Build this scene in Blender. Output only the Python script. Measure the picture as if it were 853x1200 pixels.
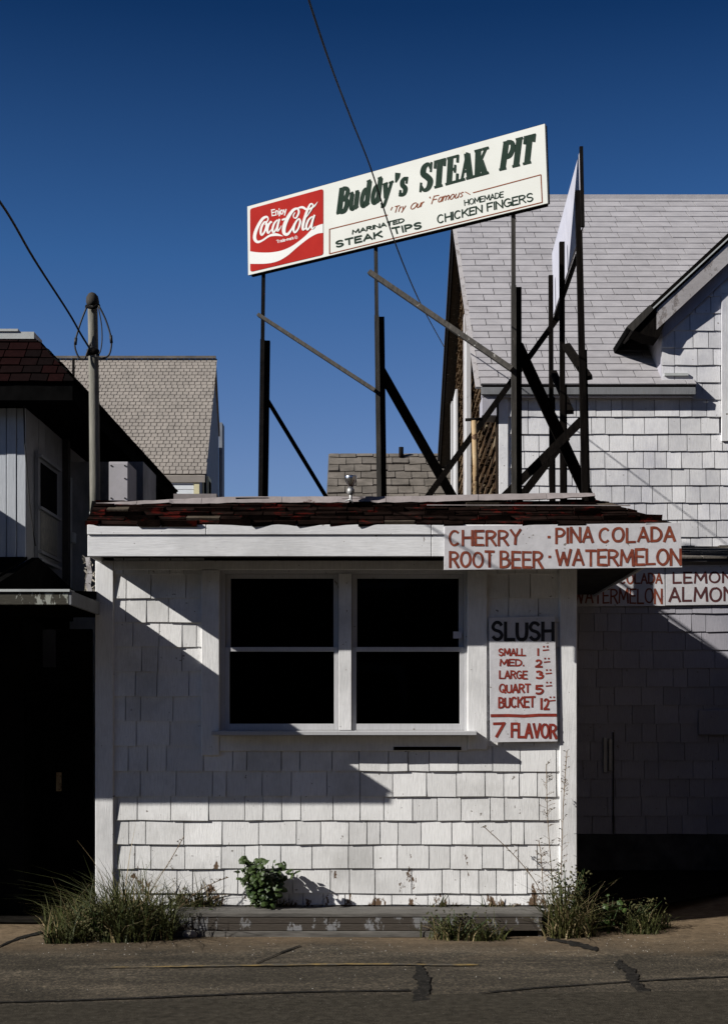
import bpy, math, random
from mathutils import Vector, Matrix
random.seed(7)
rnd = random.random
def rr(a, b): return a + (b - a) * random.random()
K = 1.17                      # metres of depth per depth unit
S = bpy.context.scene
for o in list(bpy.data.objects): bpy.data.objects.remove(o)
C = S.collection

# ------------------------------------------------------------ camera
cam_d = bpy.data.cameras.new('camera'); cam = bpy.data.objects.new('camera', cam_d); C.objects.link(cam)
cam.location = (0, 0, 1.5); cam.rotation_euler = (math.radians(90), 0, 0)
cam_d.sensor_fit = 'VERTICAL'; cam_d.sensor_height = 36; cam_d.lens = 36 * 1500 * K / 1200
cam_d.shift_x = -(450 - 426.5) / 1200; cam_d.shift_y = (840 - 600) / 1200
cam_d.clip_start = .1; cam_d.clip_end = 3000
S.camera = cam
S.view_settings.view_transform = 'Standard'; S.view_settings.look = 'None'
S.view_settings.exposure = 0.45; S.view_settings.gamma = 1

# ------------------------------------------------------------ light
LD = Vector((1, .4 * K, -.65)).normalized()          # direction the sunlight travels
el = math.asin(-LD.z); az = math.atan2(-LD.x, -LD.y)
sun_d = bpy.data.lights.new('sun', 'SUN'); sun = bpy.data.objects.new('sun', sun_d); C.objects.link(sun)
sun_d.energy = 5.0; sun_d.angle = math.radians(.5); sun_d.color = (1, .965, .91)
sun.rotation_euler = LD.to_track_quat('-Z', 'Y').to_euler(); sun.location = (-20, -10, 20)
wd = bpy.data.worlds.new('World'); S.world = wd; wd.use_nodes = True
wn = wd.node_tree.nodes; wl = wd.node_tree.links
bg = wn['Background']; sk = wn.new('ShaderNodeTexSky'); sk.sky_type = 'NISHITA'; sk.sun_disc = False
sk.sun_elevation = el; sk.sun_rotation = az; sk.air_density = 1.0; sk.dust_density = .15; sk.ozone_density = 4.5
gm = wn.new('ShaderNodeGamma'); gm.inputs[1].default_value = 1.12
# deep polarised film sky: the blue deepens steadily with height all round
tc = wn.new('ShaderNodeTexCoord'); sx_ = wn.new('ShaderNodeSeparateXYZ'); wl.new(tc.outputs['Generated'], sx_.inputs[0])
er = wn.new('ShaderNodeValToRGB'); ee = er.color_ramp.elements
SKY = [(0, (.95, .92, 1.0)), (.163, (.86, .82, .99)), (.289, (.40, .64, .88)), (.428, (.085, .25, .43)), (.6, (.06, .19, .33))]
while len(ee) < len(SKY): ee.new(.5)
for i_, (p_, c_) in enumerate(SKY): ee[i_].position = p_; ee[i_].color = (*c_, 1)
wl.new(sx_.outputs[2], er.inputs[0])
mm_ = wn.new('ShaderNodeMix'); mm_.data_type = 'RGBA'; mm_.blend_type = 'MULTIPLY'; mm_.inputs[0].default_value = 1
wl.new(sk.outputs[0], gm.inputs[0]); wl.new(gm.outputs[0], mm_.inputs[6]); wl.new(er.outputs[0], mm_.inputs[7]); wl.new(mm_.outputs[2], bg.inputs[0]); bg.inputs[1].default_value = .052

# ------------------------------------------------------------ measuring helpers
def W(x, y, yb): return Vector(((x - 450) / 1500 * yb, yb * K, 1.5 + (840 - y) / 1500 * yb))
def XX(x, yb): return (x - 450) / 1500 * yb
def ZZ(y, yb): return 1.5 + (840 - y) / 1500 * yb
def px_of(p):
    yb = max(p.y / K, .01); return 450 + p.x / yb * 1500, 840 - (p.z - 1.5) / yb * 1500
def in_frame(p):
    a, b = px_of(p); return -15 < a < 868 and -15 < b < 1215
class Plane:
    def __init__(s, o, n): s.o = Vector(o); s.n = Vector(n).normalized()
    def at(s, x, y, off=0):
        c = Vector((0, 0, 1.5)); d = W(x, y, 1) - c
        t = (s.o - c).dot(s.n) / d.dot(s.n)
        return c + d * t + s.n * off

# ------------------------------------------------------------ materials
MATS = {}
def ramp(nt, pts):
    r = nt.nodes.new('ShaderNodeValToRGB'); e = r.color_ramp.elements
    while len(e) < len(pts): e.new(.5)
    for i, (p, c) in enumerate(pts):
        e[i].position = p; e[i].color = (*c, 1) if len(c) == 3 else c
    return r
def tex(nt, scale, vec, detail=4, rough=.6, stretch=None):
    n = nt.nodes.new('ShaderNodeTexNoise'); n.inputs['Scale'].default_value = scale
    n.inputs['Detail'].default_value = detail; n.inputs['Roughness'].default_value = rough
    if stretch:
        m = nt.nodes.new('ShaderNodeMapping'); m.inputs['Scale'].default_value = stretch
        nt.links.new(vec, m.inputs[0]); nt.links.new(m.outputs[0], n.inputs['Vector'])
    else: nt.links.new(vec, n.inputs['Vector'])
    return n
def mix(nt, a, b, fac, mode='MIX'):
    m = nt.nodes.new('ShaderNodeMix'); m.data_type = 'RGBA'; m.blend_type = mode
    for s, v in ((m.inputs[6], a), (m.inputs[7], b), (m.inputs[0], fac)):
        if hasattr(v, 'is_linked') or hasattr(v, 'links'): nt.links.new(v, s)
        elif isinstance(v, (int, float)): s.default_value = v
        else: s.default_value = (*v, 1)
    return m.outputs[2]
def base_mat(name):
    m = bpy.data.materials.new(name); m.use_nodes = True; nt = m.node_tree
    b = nt.nodes['Principled BSDF']; g = nt.nodes.new('ShaderNodeNewGeometry')
    MATS[name] = m
    return m, nt, b, g.outputs['Position']
def bump(nt, b, h, strength, dist=.01):
    n = nt.nodes.new('ShaderNodeBump'); n.inputs['Strength'].default_value = strength
    n.inputs['Distance'].default_value = dist; nt.links.new(h, n.inputs['Height']); nt.links.new(n.outputs[0], b.inputs['Normal'])
def surf(name, c1, c2, scale=6, rough=.85, bs=.3, bscale=None, stretch=None, vary=.12, fleck=None, fl=(.62, .66), fscale=40, spec=.3, metal=0):
    """two-tone weathered surface, per-piece value change, optional flecks of a third colour"""
    m, nt, b, pos = base_mat(name)
    n = tex(nt, scale, pos, 6, .62, stretch); r = ramp(nt, [(.32, c1), (.68, c2)]); nt.links.new(n.outputs[0], r.inputs[0])
    col = r.outputs[0]
    if fleck:
        f = tex(nt, fscale, pos, 5, .7, stretch); fr = ramp(nt, [(fl[0], (0, 0, 0)), (fl[1], (1, 1, 1))]); nt.links.new(f.outputs[0], fr.inputs[0])
        col = mix(nt, col, fleck, fr.outputs[0])
    if vary:
        oi = nt.nodes.new('ShaderNodeObjectInfo'); vr = ramp(nt, [(0, (1 - vary * 2,) * 3), (1, (1,) * 3)]); nt.links.new(oi.outputs['Random'], vr.inputs[0])
        col = mix(nt, col, vr.outputs[0], 1.0, 'MULTIPLY')
    nt.links.new(col, b.inputs['Base Color']); b.inputs['Roughness'].default_value = rough
    b.inputs['Specular IOR Level'].default_value = spec; b.inputs['Metallic'].default_value = metal
    if bs: bump(nt, b, tex(nt, bscale or scale * 6, pos, 6, .7, stretch).outputs[0], bs, .006)
    return m
def paint(name, col, wood=(.16, .10, .06), dirt=(.36, .35, .32), chip=.70, low=None, vary=.06, grain=(14, 14, 1.2), under=.6):
    """weathered white paint on wood: grain, grime, pin specks, chips down to the wood; more chips near z=low"""
    m, nt, b, pos = base_mat(name)
    g = tex(nt, 9, pos, 6, .65, grain); gr = ramp(nt, [(.3, tuple(c * .84 for c in col)), (.6, col)]); nt.links.new(g.outputs[0], gr.inputs[0])
    d = tex(nt, 1.7, pos, 8, .68); dr = ramp(nt, [(.47, (0, 0, 0)), (.78, (1, 1, 1))]); nt.links.new(d.outputs[0], dr.inputs[0])
    c = mix(nt, gr.outputs[0], dirt, dr.outputs[0])
    s = tex(nt, 26, pos, 3, .5); sr = ramp(nt, [(.71, (0, 0, 0)), (.74, (1, 1, 1))]); nt.links.new(s.outputs[0], sr.inputs[0])
    c = mix(nt, c, (.22, .2, .18), sr.outputs[0])
    h = tex(nt, 5, pos, 9, .72, (1.6, 1.6, .8))
    hv = h.outputs[0]
    if low is not None:
        sp = nt.nodes.new('ShaderNodeSeparateXYZ'); nt.links.new(pos, sp.inputs[0])
        mr = nt.nodes.new('ShaderNodeMapRange'); mr.inputs[1].default_value = low; mr.inputs[2].default_value = low + .55
        mr.inputs[3].default_value = .19; mr.inputs[4].default_value = 0; nt.links.new(sp.outputs[2], mr.inputs[0])
        ad = nt.nodes.new('ShaderNodeMath'); ad.operation = 'ADD'; nt.links.new(hv, ad.inputs[0]); nt.links.new(mr.outputs[0], ad.inputs[1]); hv = ad.outputs[0]
    hr = ramp(nt, [(chip, (0, 0, 0)), (chip + .015, (1, 1, 1))]); nt.links.new(hv, hr.inputs[0])
    wn_ = tex(nt, 30, pos, 4, .6, grain); wr = ramp(nt, [(.3, tuple(x * .5 for x in wood)), (.7, wood)]); nt.links.new(wn_.outputs[0], wr.inputs[0])
    c = mix(nt, c, wr.outputs[0], hr.outputs[0])
    oi = nt.nodes.new('ShaderNodeObjectInfo'); vr = ramp(nt, [(0, (1 - vary * 2,) * 3), (1, (1,) * 3)]); nt.links.new(oi.outputs['Random'], vr.inputs[0])
    c = mix(nt, c, vr.outputs[0], 1.0, 'MULTIPLY')
    nt.links.new(c, b.inputs['Base Color']); b.inputs['Roughness'].default_value = .7; b.inputs['Specular IOR Level'].default_value = .25
    sm = nt.nodes.new('ShaderNodeMath'); sm.operation = 'SUBTRACT'; nt.links.new(g.outputs[0], sm.inputs[0]); nt.links.new(hr.outputs[0], sm.inputs[1])
    bump(nt, b, sm.outputs[0], .45, .004)
    return m
def rand_mat(name, cols, rough=.9, bs=.5, scale=25, stretch=None):
    """each piece draws its own colour from a list"""
    m, nt, b, pos = base_mat(name)
    oi = nt.nodes.new('ShaderNodeObjectInfo'); n = len(cols); r = ramp(nt, [(i / n, c) for i, c in enumerate(cols)])
    r.color_ramp.interpolation = 'CONSTANT'; nt.links.new(oi.outputs['Random'], r.inputs[0])
    t = tex(nt, scale, pos, 6, .7, stretch); tr = ramp(nt, [(.25, (.55, .55, .55)), (.75, (1.25, 1.25, 1.25))]); nt.links.new(t.outputs[0], tr.inputs[0])
    nt.links.new(mix(nt, r.outputs[0], tr.outputs[0], 1.0, 'MULTIPLY'), b.inputs['Base Color'])
    b.inputs['Roughness'].default_value = rough; b.inputs['Specular IOR Level'].default_value = .03
    if bs: bump(nt, b, t.outputs[0], bs, .006)
    return m
stand_white = paint('stand_white_paint', (.80, .795, .785), low=.14, chip=.715, dirt=(.47, .465, .45), vary=.09)
trim_white = paint('trim_white_paint', (.76, .755, .75), chip=.69, dirt=(.46, .46, .46), vary=.03)
fascia_white = paint('fascia_white_paint', (.72, .72, .725), chip=.665, dirt=(.47, .47, .47), vary=.02, grain=(1.2, 14, 14))
sash_white = paint('sash_white_paint', (.50, .50, .51), chip=.69, dirt=(.4, .4, .4))
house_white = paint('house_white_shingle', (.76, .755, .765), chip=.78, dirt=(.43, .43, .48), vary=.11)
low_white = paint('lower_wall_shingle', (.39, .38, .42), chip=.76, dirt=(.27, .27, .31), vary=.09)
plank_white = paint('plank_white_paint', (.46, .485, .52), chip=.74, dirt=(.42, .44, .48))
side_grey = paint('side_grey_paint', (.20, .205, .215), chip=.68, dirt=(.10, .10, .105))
weather_board = paint('weathered_rake_paint', (.40, .38, .38), chip=.56, wood=(.30, .27, .26), dirt=(.3, .28, .28), grain=(2, 10, 6))
grey_roof = surf('lilac_grey_shingle', (.30, .287, .297), (.38, .365, .375), 5, .95, .5, 60, vary=.07)
grey_roof_edge = surf('roof_under_felt', (.05, .048, .05), (.07, .065, .07), 5, .95, .3, 60, vary=0)
tan_roof = surf('tan_grey_shingle', (.235, .21, .185), (.315, .28, .245), 3, .95, .5, 50, vary=.08)
old_roof = surf('mossy_grey_shingle', (.10, .088, .074), (.19, .168, .145), 4, .95, .5, 40, vary=.15, fleck=(.08, .08, .07))
brown_shake = rand_mat('brown_shake', [(.07, .042, .024), (.04, .026, .016), (.11, .075, .045), (.028, .019, .013), (.055, .033, .018), (.17, .135, .09)], scale=30, stretch=(1, 1, .4))
red_tab = surf('worn_red_roof_tab', (.005, .0035, .003), (.020, .012, .010), 9, 1, .9, 40, stretch=(1, 1, 2.5), vary=.25, fleck=(.075, .010, .008), fl=(.57, .63), fscale=6, spec=0)
tan_tab = surf('bare_tan_tab', (.05, .04, .03), (.11, .09, .07), 9, 1, .9, 40, spec=0)
dark_red = rand_mat('dark_red_mansard_tab', [(.007, .003, .003), (.005, .0028, .0028), (.010, .003, .003), (.004, .0028, .0028)], scale=25)
black_felt = surf('black_roof_felt', (.003, .003, .003), (.006, .0058, .0058), 6, 1, .3, 40, vary=0, spec=0)
tar_paper = surf('wrinkled_tar_paper', (.09, .09, .095), (.32, .32, .32), 3, .6, 1, 9, vary=0, stretch=(1, 1, .5))
dark_wood = surf('dark_weathered_timber', (.0035, .003, .003), (.011, .009, .0075), 8, .95, .5, 30, stretch=(6, 6, .7), vary=.1, spec=.02)
grey_wood = surf('grey_weathered_timber', (.022, .020, .017), (.055, .049, .042), 8, .85, .5, 30, stretch=(5, 5, .7), vary=.1, fleck=(.30, .29, .27), fl=(.64, .67), fscale=5)
black_iron = surf('black_painted_iron', (.005, .0045, .0045), (.012, .010, .009), 12, .8, .3, vary=.1, spec=.05, fleck=(.05, .02, .012), fl=(.64, .7), fscale=9)
galv = surf('galvanised_steel', (.28, .28, .28), (.42, .42, .41), 9, .5, .2, vary=0, metal=.5)
box_metal = surf('grey_enamel_box', (.30, .29, .30), (.38, .36, .38), 5, .6, .15, vary=0)
chrome = surf('silver_lamp_metal', (.55, .55, .55), (.7, .7, .7), 9, .25, 0, vary=0, metal=1)
pole_mat = surf('weathered_mast', (.11, .108, .09), (.21, .20, .17), 10, .8, .4, 30, stretch=(4, 4, .5), vary=0)
tan_pipe = surf('rusty_tan_pipe', (.30, .19, .09), (.42, .32, .19), 8, .7, .4, vary=0, fleck=(.08, .04, .02), fl=(.55, .62), fscale=12)
cable = surf('black_cable', (.010, .010, .011), (.02, .02, .02), 20, .6, 0, vary=0)
cap_metal = surf('pink_grey_roof_edging', (.19, .165, .16), (.30, .265, .26), 4, .8, .5, 14, vary=.05, fleck=(.10, .06, .05), fl=(.64, .68), fscale=7)
cap_white = surf('white_cap_board', (.34, .355, .35), (.46, .475, .465), 5, .7, .2, vary=0)
interior = surf('black_interior', (.004, .004, .004), (.008, .008, .008), 4, 1, 0, vary=0, spec=0)
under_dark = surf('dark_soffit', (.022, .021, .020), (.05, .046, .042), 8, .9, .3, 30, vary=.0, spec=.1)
shade_black = surf('shade_black_wall', (.004, .004, .004), (.009, .0085, .008), 6, 1, .3, 20, vary=.1, spec=0)
step_wood = paint('peeling_step_paint', (.22, .22, .225), wood=(.075, .062, .05), dirt=(.17, .165, .16), chip=.46, grain=(.6, 12, 12))
step_top = surf('worn_step_top', (.07, .065, .058), (.16, .15, .135), 7, .9, .5, 30, stretch=(.8, 6, 6), vary=.1)
cream = surf('cream_trim', (.55, .5, .3), (.62, .57, .36), 5, .7, .1, vary=0)
far_white = surf('far_white_siding', (.62, .65, .66), (.7, .72, .74), 5, .7, .1, vary=.03)
far_side = surf('far_side_wall', (.16, .18, .22), (.22, .24, .28), 5, .8, .1, vary=0)
sign_cream = surf('sign_cream_enamel', (.475, .48, .445), (.515, .52, .485), 2.5, .8, .04, vary=0, spec=.1, fleck=(.46, .46, .40), fl=(.66, .74), fscale=6)
sign_back = surf('sign_back_sheet', (.42, .42, .48), (.50, .50, .56), 5, .6, .1, vary=0)
sign_red = surf('sign_red', (.25, .009, .007), (.31, .015, .010), 3, .8, .03, vary=0, spec=.1)
sign_white = surf('sign_white', (.52, .52, .50), (.56, .56, .54), 4, .8, 0, vary=0, spec=.1)
sign_green = surf('sign_dark_green', (.014, .026, .019), (.024, .037, .029), 8, .9, 0, vary=0, spec=.03)
sign_brown = surf('sign_brown_line', (.15, .045, .025), (.21, .07, .035), 9, .9, 0, vary=0, spec=.03)
board_white = paint('board_white', (.60, .59, .61), chip=.73, dirt=(.48, .47, .48), grain=(2, 9, 2))
red_brush = surf('red_brush_paint', (.11, .020, .012), (.25, .062, .030), 22, .6, 0, vary=0, fleck=(.44, .30, .26), fl=(.68, .74), fscale=34)
deep_red = surf('deep_red_brush_paint', (.15, .018, .012), (.27, .035, .02), 22, .6, 0, vary=0)
black_brush = surf('black_brush_paint', (.010, .010, .012), (.03, .028, .03), 22, .6, 0, vary=0)
grass_green = surf('weed_green', (.024, .034, .007), (.058, .062, .014), 12, .6, 0, vary=.1)
grass_olive = surf('weed_olive', (.05, .055, .014), (.09, .085, .025), 12, .6, 0, vary=.1)
grass_straw = surf('weed_straw', (.13, .10, .045), (.26, .20, .10), 12, .7, 0, vary=.1)
leaf_green = surf('leaf_green', (.020, .042, .009), (.05, .078, .018), 16, .5, 0, vary=.1)
stem_brown = surf('dry_stem', (.12, .075, .04), (.19, .13, .07), 16, .8, 0, vary=.1)
stone_m = surf('pale_stone', (.3, .28, .25), (.5, .48, .44), 30, .9, .5, vary=0)
blind_m = surf('patterned_pane', (.10, .105, .10), (.20, .19, .16), 22, .6, .1, vary=0)
gm_ = bpy.data.materials.new('window_glass'); gm_.use_nodes = True; MATS['glass'] = gm_
_n = gm_.node_tree; _b = _n.nodes['Principled BSDF']; _n.nodes.remove(_b)
_t = _n.nodes.new('ShaderNodeBsdfTransparent'); _t.inputs[0].default_value = (.55, .58, .58, 1); _g = _n.nodes.new('ShaderNodeBsdfGlossy'); _g.inputs['Roughness'].default_value = .04
_f = _n.nodes.new('ShaderNodeFresnel'); _f.inputs[0].default_value = 1.25; _x = _n.nodes.new('ShaderNodeMixShader')
_n.links.new(_f.outputs[0], _x.inputs[0]); _n.links.new(_t.outputs[0], _x.inputs[1]); _n.links.new(_g.outputs[0], _x.inputs[2]); _n.links.new(_x.outputs[0], _n.nodes['Material Output'].inputs[0])

# ------------------------------------------------------------ object helpers
def tag(o, label=None, cat=None, group=None, kind=None):
    if label: o['label'] = label
    if cat: o['category'] = cat
    if group: o['group'] = group
    if kind: o['kind'] = kind
    return o
def thing(name, label, cat, loc=(0, 0, 0), group=None):
    o = bpy.data.objects.new(name, None); C.objects.link(o); o.location = loc; o.empty_display_size = .2
    o['base'] = tuple(loc); return tag(o, label, cat, group)
def base_of(p):
    while p is not None:
        if 'base' in p: return Vector(p['base'])
        p = p.parent
    return Vector((0, 0, 0))
class MB:
    def __init__(s): s.v = []; s.f = []; s.mi = []
    def add(s, vs, fs, mi=0):
        n = len(s.v); s.v += [Vector(v) for v in vs]; s.f += [tuple(i + n for i in f) for f in fs]; s.mi += [mi] * len(fs); return s
    def box(s, x0, x1, y0, y1, z0, z1, mi=0):
        v = [(x, y, z) for x in (x0, x1) for y in (y0, y1) for z in (z0, z1)]
        return s.add(v, [(0, 1, 3, 2), (4, 6, 7, 5), (0, 4, 5, 1), (2, 3, 7, 6), (0, 2, 6, 4), (1, 5, 7, 3)], mi)
    def beam(s, a, b, w, t, up=Vector((0, 1, 0)), mi=0):
        a, b = Vector(a), Vector(b); d = (b - a).normalized(); u = d.cross(up)
        if u.length < 1e-4: u = d.cross(Vector((1, 0, 0)))
        u = u.normalized() * w / 2; n = d.cross(u).normalized() * t / 2
        v = [p + i * u + j * n for p in (a, b) for i, j in ((-1, -1), (1, -1), (1, 1), (-1, 1))]
        return s.add(v, [(3, 2, 1, 0), (4, 5, 6, 7), (0, 1, 5, 4), (1, 2, 6, 5), (2, 3, 7, 6), (3, 0, 4, 7)], mi)
    def tube(s, pts, r, n=8, mi=0, cap=True):
        pts = [Vector(p) for p in pts]; vs = []; rs = r if isinstance(r, (list, tuple)) else [r] * len(pts)
        up = Vector((.13, .97, .2))
        for i, p in enumerate(pts):
            d = (pts[min(i + 1, len(pts) - 1)] - pts[max(i - 1, 0)]).normalized(); u = d.cross(up).normalized(); w = d.cross(u)
            vs += [p + (u * math.cos(2 * math.pi * k / n) + w * math.sin(2 * math.pi * k / n)) * rs[i] for k in range(n)]
        fs = [(i * n + k, i * n + (k + 1) % n, (i + 1) * n + (k + 1) % n, (i + 1) * n + k) for i in range(len(pts) - 1) for k in range(n)]
        if cap: fs += [tuple(range(n))[::-1], tuple((len(pts) - 1) * n + k for k in range(n))]
        return s.add(vs, fs, mi)
    def prism(s, poly, off, mi=0):
        """closed polygon extruded by the vector off"""
        n = len(poly); off = Vector(off); a = [Vector(p) for p in poly]
        return s.add(a + [p + off for p in a], [tuple(range(n))[::-1], tuple(range(n, 2 * n))] + [(i, (i + 1) % n, n + (i + 1) % n, n + i) for i in range(n)], mi)
    def build(s, name, mat, parent=None, smooth=False, bevel=0):
        b = base_of(parent); me = bpy.data.meshes.new(name); me.from_pydata([v - b for v in s.v], [], s.f)
        for m in (mat if isinstance(mat, (list, tuple)) else [mat]): me.materials.append(m)
        for p, i in zip(me.polygons, s.mi): p.material_index = i; p.use_smooth = smooth
        me.update(); o = bpy.data.objects.new(name, me); C.objects.link(o); o.parent = parent
        if bevel:
            bv = o.modifiers.new('bevel', 'BEVEL'); bv.width = bevel; bv.segments = 1; bv.limit_method = 'ANGLE'
        return o
def box(name, mat, parent, x0, x1, y0, y1, z0, z1, bevel=0): return MB().box(x0, x1, y0, y1, z0, z1).build(name, mat, parent, bevel=bevel)
def clip_poly(poly, hps):
    for a, b, c in hps:
        out = []
        for i in range(len(poly)):
            p, q = poly[i], poly[(i + 1) % len(poly)]; dp = a * p[0] + b * p[1] - c; dq = a * q[0] + b * q[1] - c
            if dp <= 0: out.append(p)
            if (dp < 0 < dq) or (dq < 0 < dp):
                t = dp / (dp - dq); out.append((p[0] + t * (q[0] - p[0]), p[1] + t * (q[1] - p[1])))
        poly = out
        if len(poly) < 3: return []
    return poly
def field(name, parent, mat, O, U, V, N, u0, u1, v0, v1, expo, wmin, wmax, tb=.014, tt=.003, clips=(), holes=(), gap=.003, jag=.003, limit=300, lap=.012, curl=0, bond=False):
    """courses of overlapping pieces on the plane O,U,V with outward normal N; each piece its own object up to the limit"""
    O, U, V, N = Vector(O), Vector(U).normalized(), Vector(V).normalized(), Vector(N).normalized()
    pcs = []; v = v0; row = 0
    while v < v1 - .01:
        e = expo(v) if callable(expo) else expo
        e = min(e, v1 - v)
        u = u0 - (rr(0, wmin) if not bond else ((row % 2) * .5 + rr(-.04, .04)) * wmin)
        while u < u1:
            w = rr(wmin, wmax); a, b = max(u + gap / 2, u0), min(u + w - gap / 2, u1); u += w
            if b - a < .015: continue
            segs = [(a, b)]
            for hu0, hu1, hv0, hv1 in holes:
                if hv0 < v + e * .5 < hv1:
                    ns = []
                    for s0, s1 in segs:
                        if s1 <= hu0 or s0 >= hu1: ns.append((s0, s1))
                        else:
                            if s0 < hu0: ns.append((s0, hu0))
                            if s1 > hu1: ns.append((hu1, s1))
                    segs = ns
            for a, b in segs:
                if b - a < .012: continue
                j0, j1 = rr(-jag, jag), rr(-jag, jag)
                poly = clip_poly([(a, v + j0), (b, v + j1), (b, v + e + lap), (a, v + e + lap)], clips)
                if len(poly) < 3: continue
                tbb = tb * rr(.85, 1.2) + (rr(0, curl) if curl and rnd() < .4 else 0); sk_ = rr(-.15, .15) * tb
                top = [O + U * p[0] + V * p[1] + N * max(.0015, (tbb + (tt - tbb) * max(0, (p[1] - v)) / (e + lap)) + sk_ * ((p[0] - a) / (b - a) - .5)) for p in poly]
                bot = [O + U * p[0] + V * p[1] for p in poly]; n = len(poly)
                fs = [tuple(range(n))] + [(i, n + i, n + (i + 1) % n, (i + 1) % n) for i in range(n)]
                c = sum(top, Vector()) / n
                pcs.append((c.length + (0 if in_frame(c) else 1000), top + bot, fs, c))
        v += e; row += 1
    pcs.sort(key=lambda p: p[0])
    rest = MB()
    for i, (d, vs, fs, c) in enumerate(pcs):
        if i < limit and d < 1000: MB().add(vs, fs).build(name, mat, parent)
        else: rest.add(vs, fs)
    if rest.f:
        o = rest.build(name + '_courses', mat, parent); o['kind'] = 'stuff'
    return len(pcs)

# ------------------------------------------------------------ lettering: brush strokes laid as thin ribbons on a board
def catmull(p, n=5):
    if len(p) < 3: return p
    closed = p[0][:2] == p[-1][:2]; out = []
    q = [p[-2] if closed else p[0]] + list(p) + [p[1] if closed else p[-1]]
    for i in range(1, len(q) - 2):
        for k in range(n):
            t = k / n; out.append(tuple(.5 * (2 * q[i][j] + (q[i + 1][j] - q[i - 1][j]) * t + (2 * q[i - 1][j] - 5 * q[i][j] + 4 * q[i + 1][j] - q[i + 2][j]) * t * t + (3 * q[i][j] - q[i - 1][j] - 3 * q[i + 1][j] + q[i + 2][j]) * t ** 3) for j in range(len(p[0]))))
    out.append(tuple(p[-1])); return out
def ribbon(mb, plane, pts, off, mi=0):
    """pts: (px, py, width px)"""
    L, R = [], []
    for i, p in enumerate(pts):
        a, b = pts[max(i - 1, 0)], pts[min(i + 1, len(pts) - 1)]; dx, dy = b[0] - a[0], b[1] - a[1]; l = math.hypot(dx, dy) or 1
        nx, ny = -dy / l * p[2] / 2, dx / l * p[2] / 2
        L.append(plane.at(p[0] + nx, p[1] + ny, off)); R.append(plane.at(p[0] - nx, p[1] - ny, off))
    n = len(pts); mb.add(L + R, [(i, i + 1, n + i + 1, n + i) for i in range(n - 1)], mi)
def arc(cx, cy, rx, ry, a0, a1, n=9): return [(cx + rx * math.cos(math.radians(a0 + (a1 - a0) * i / (n - 1))), cy + ry * math.sin(math.radians(a0 + (a1 - a0) * i / (n - 1)))) for i in range(n)]
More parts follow.
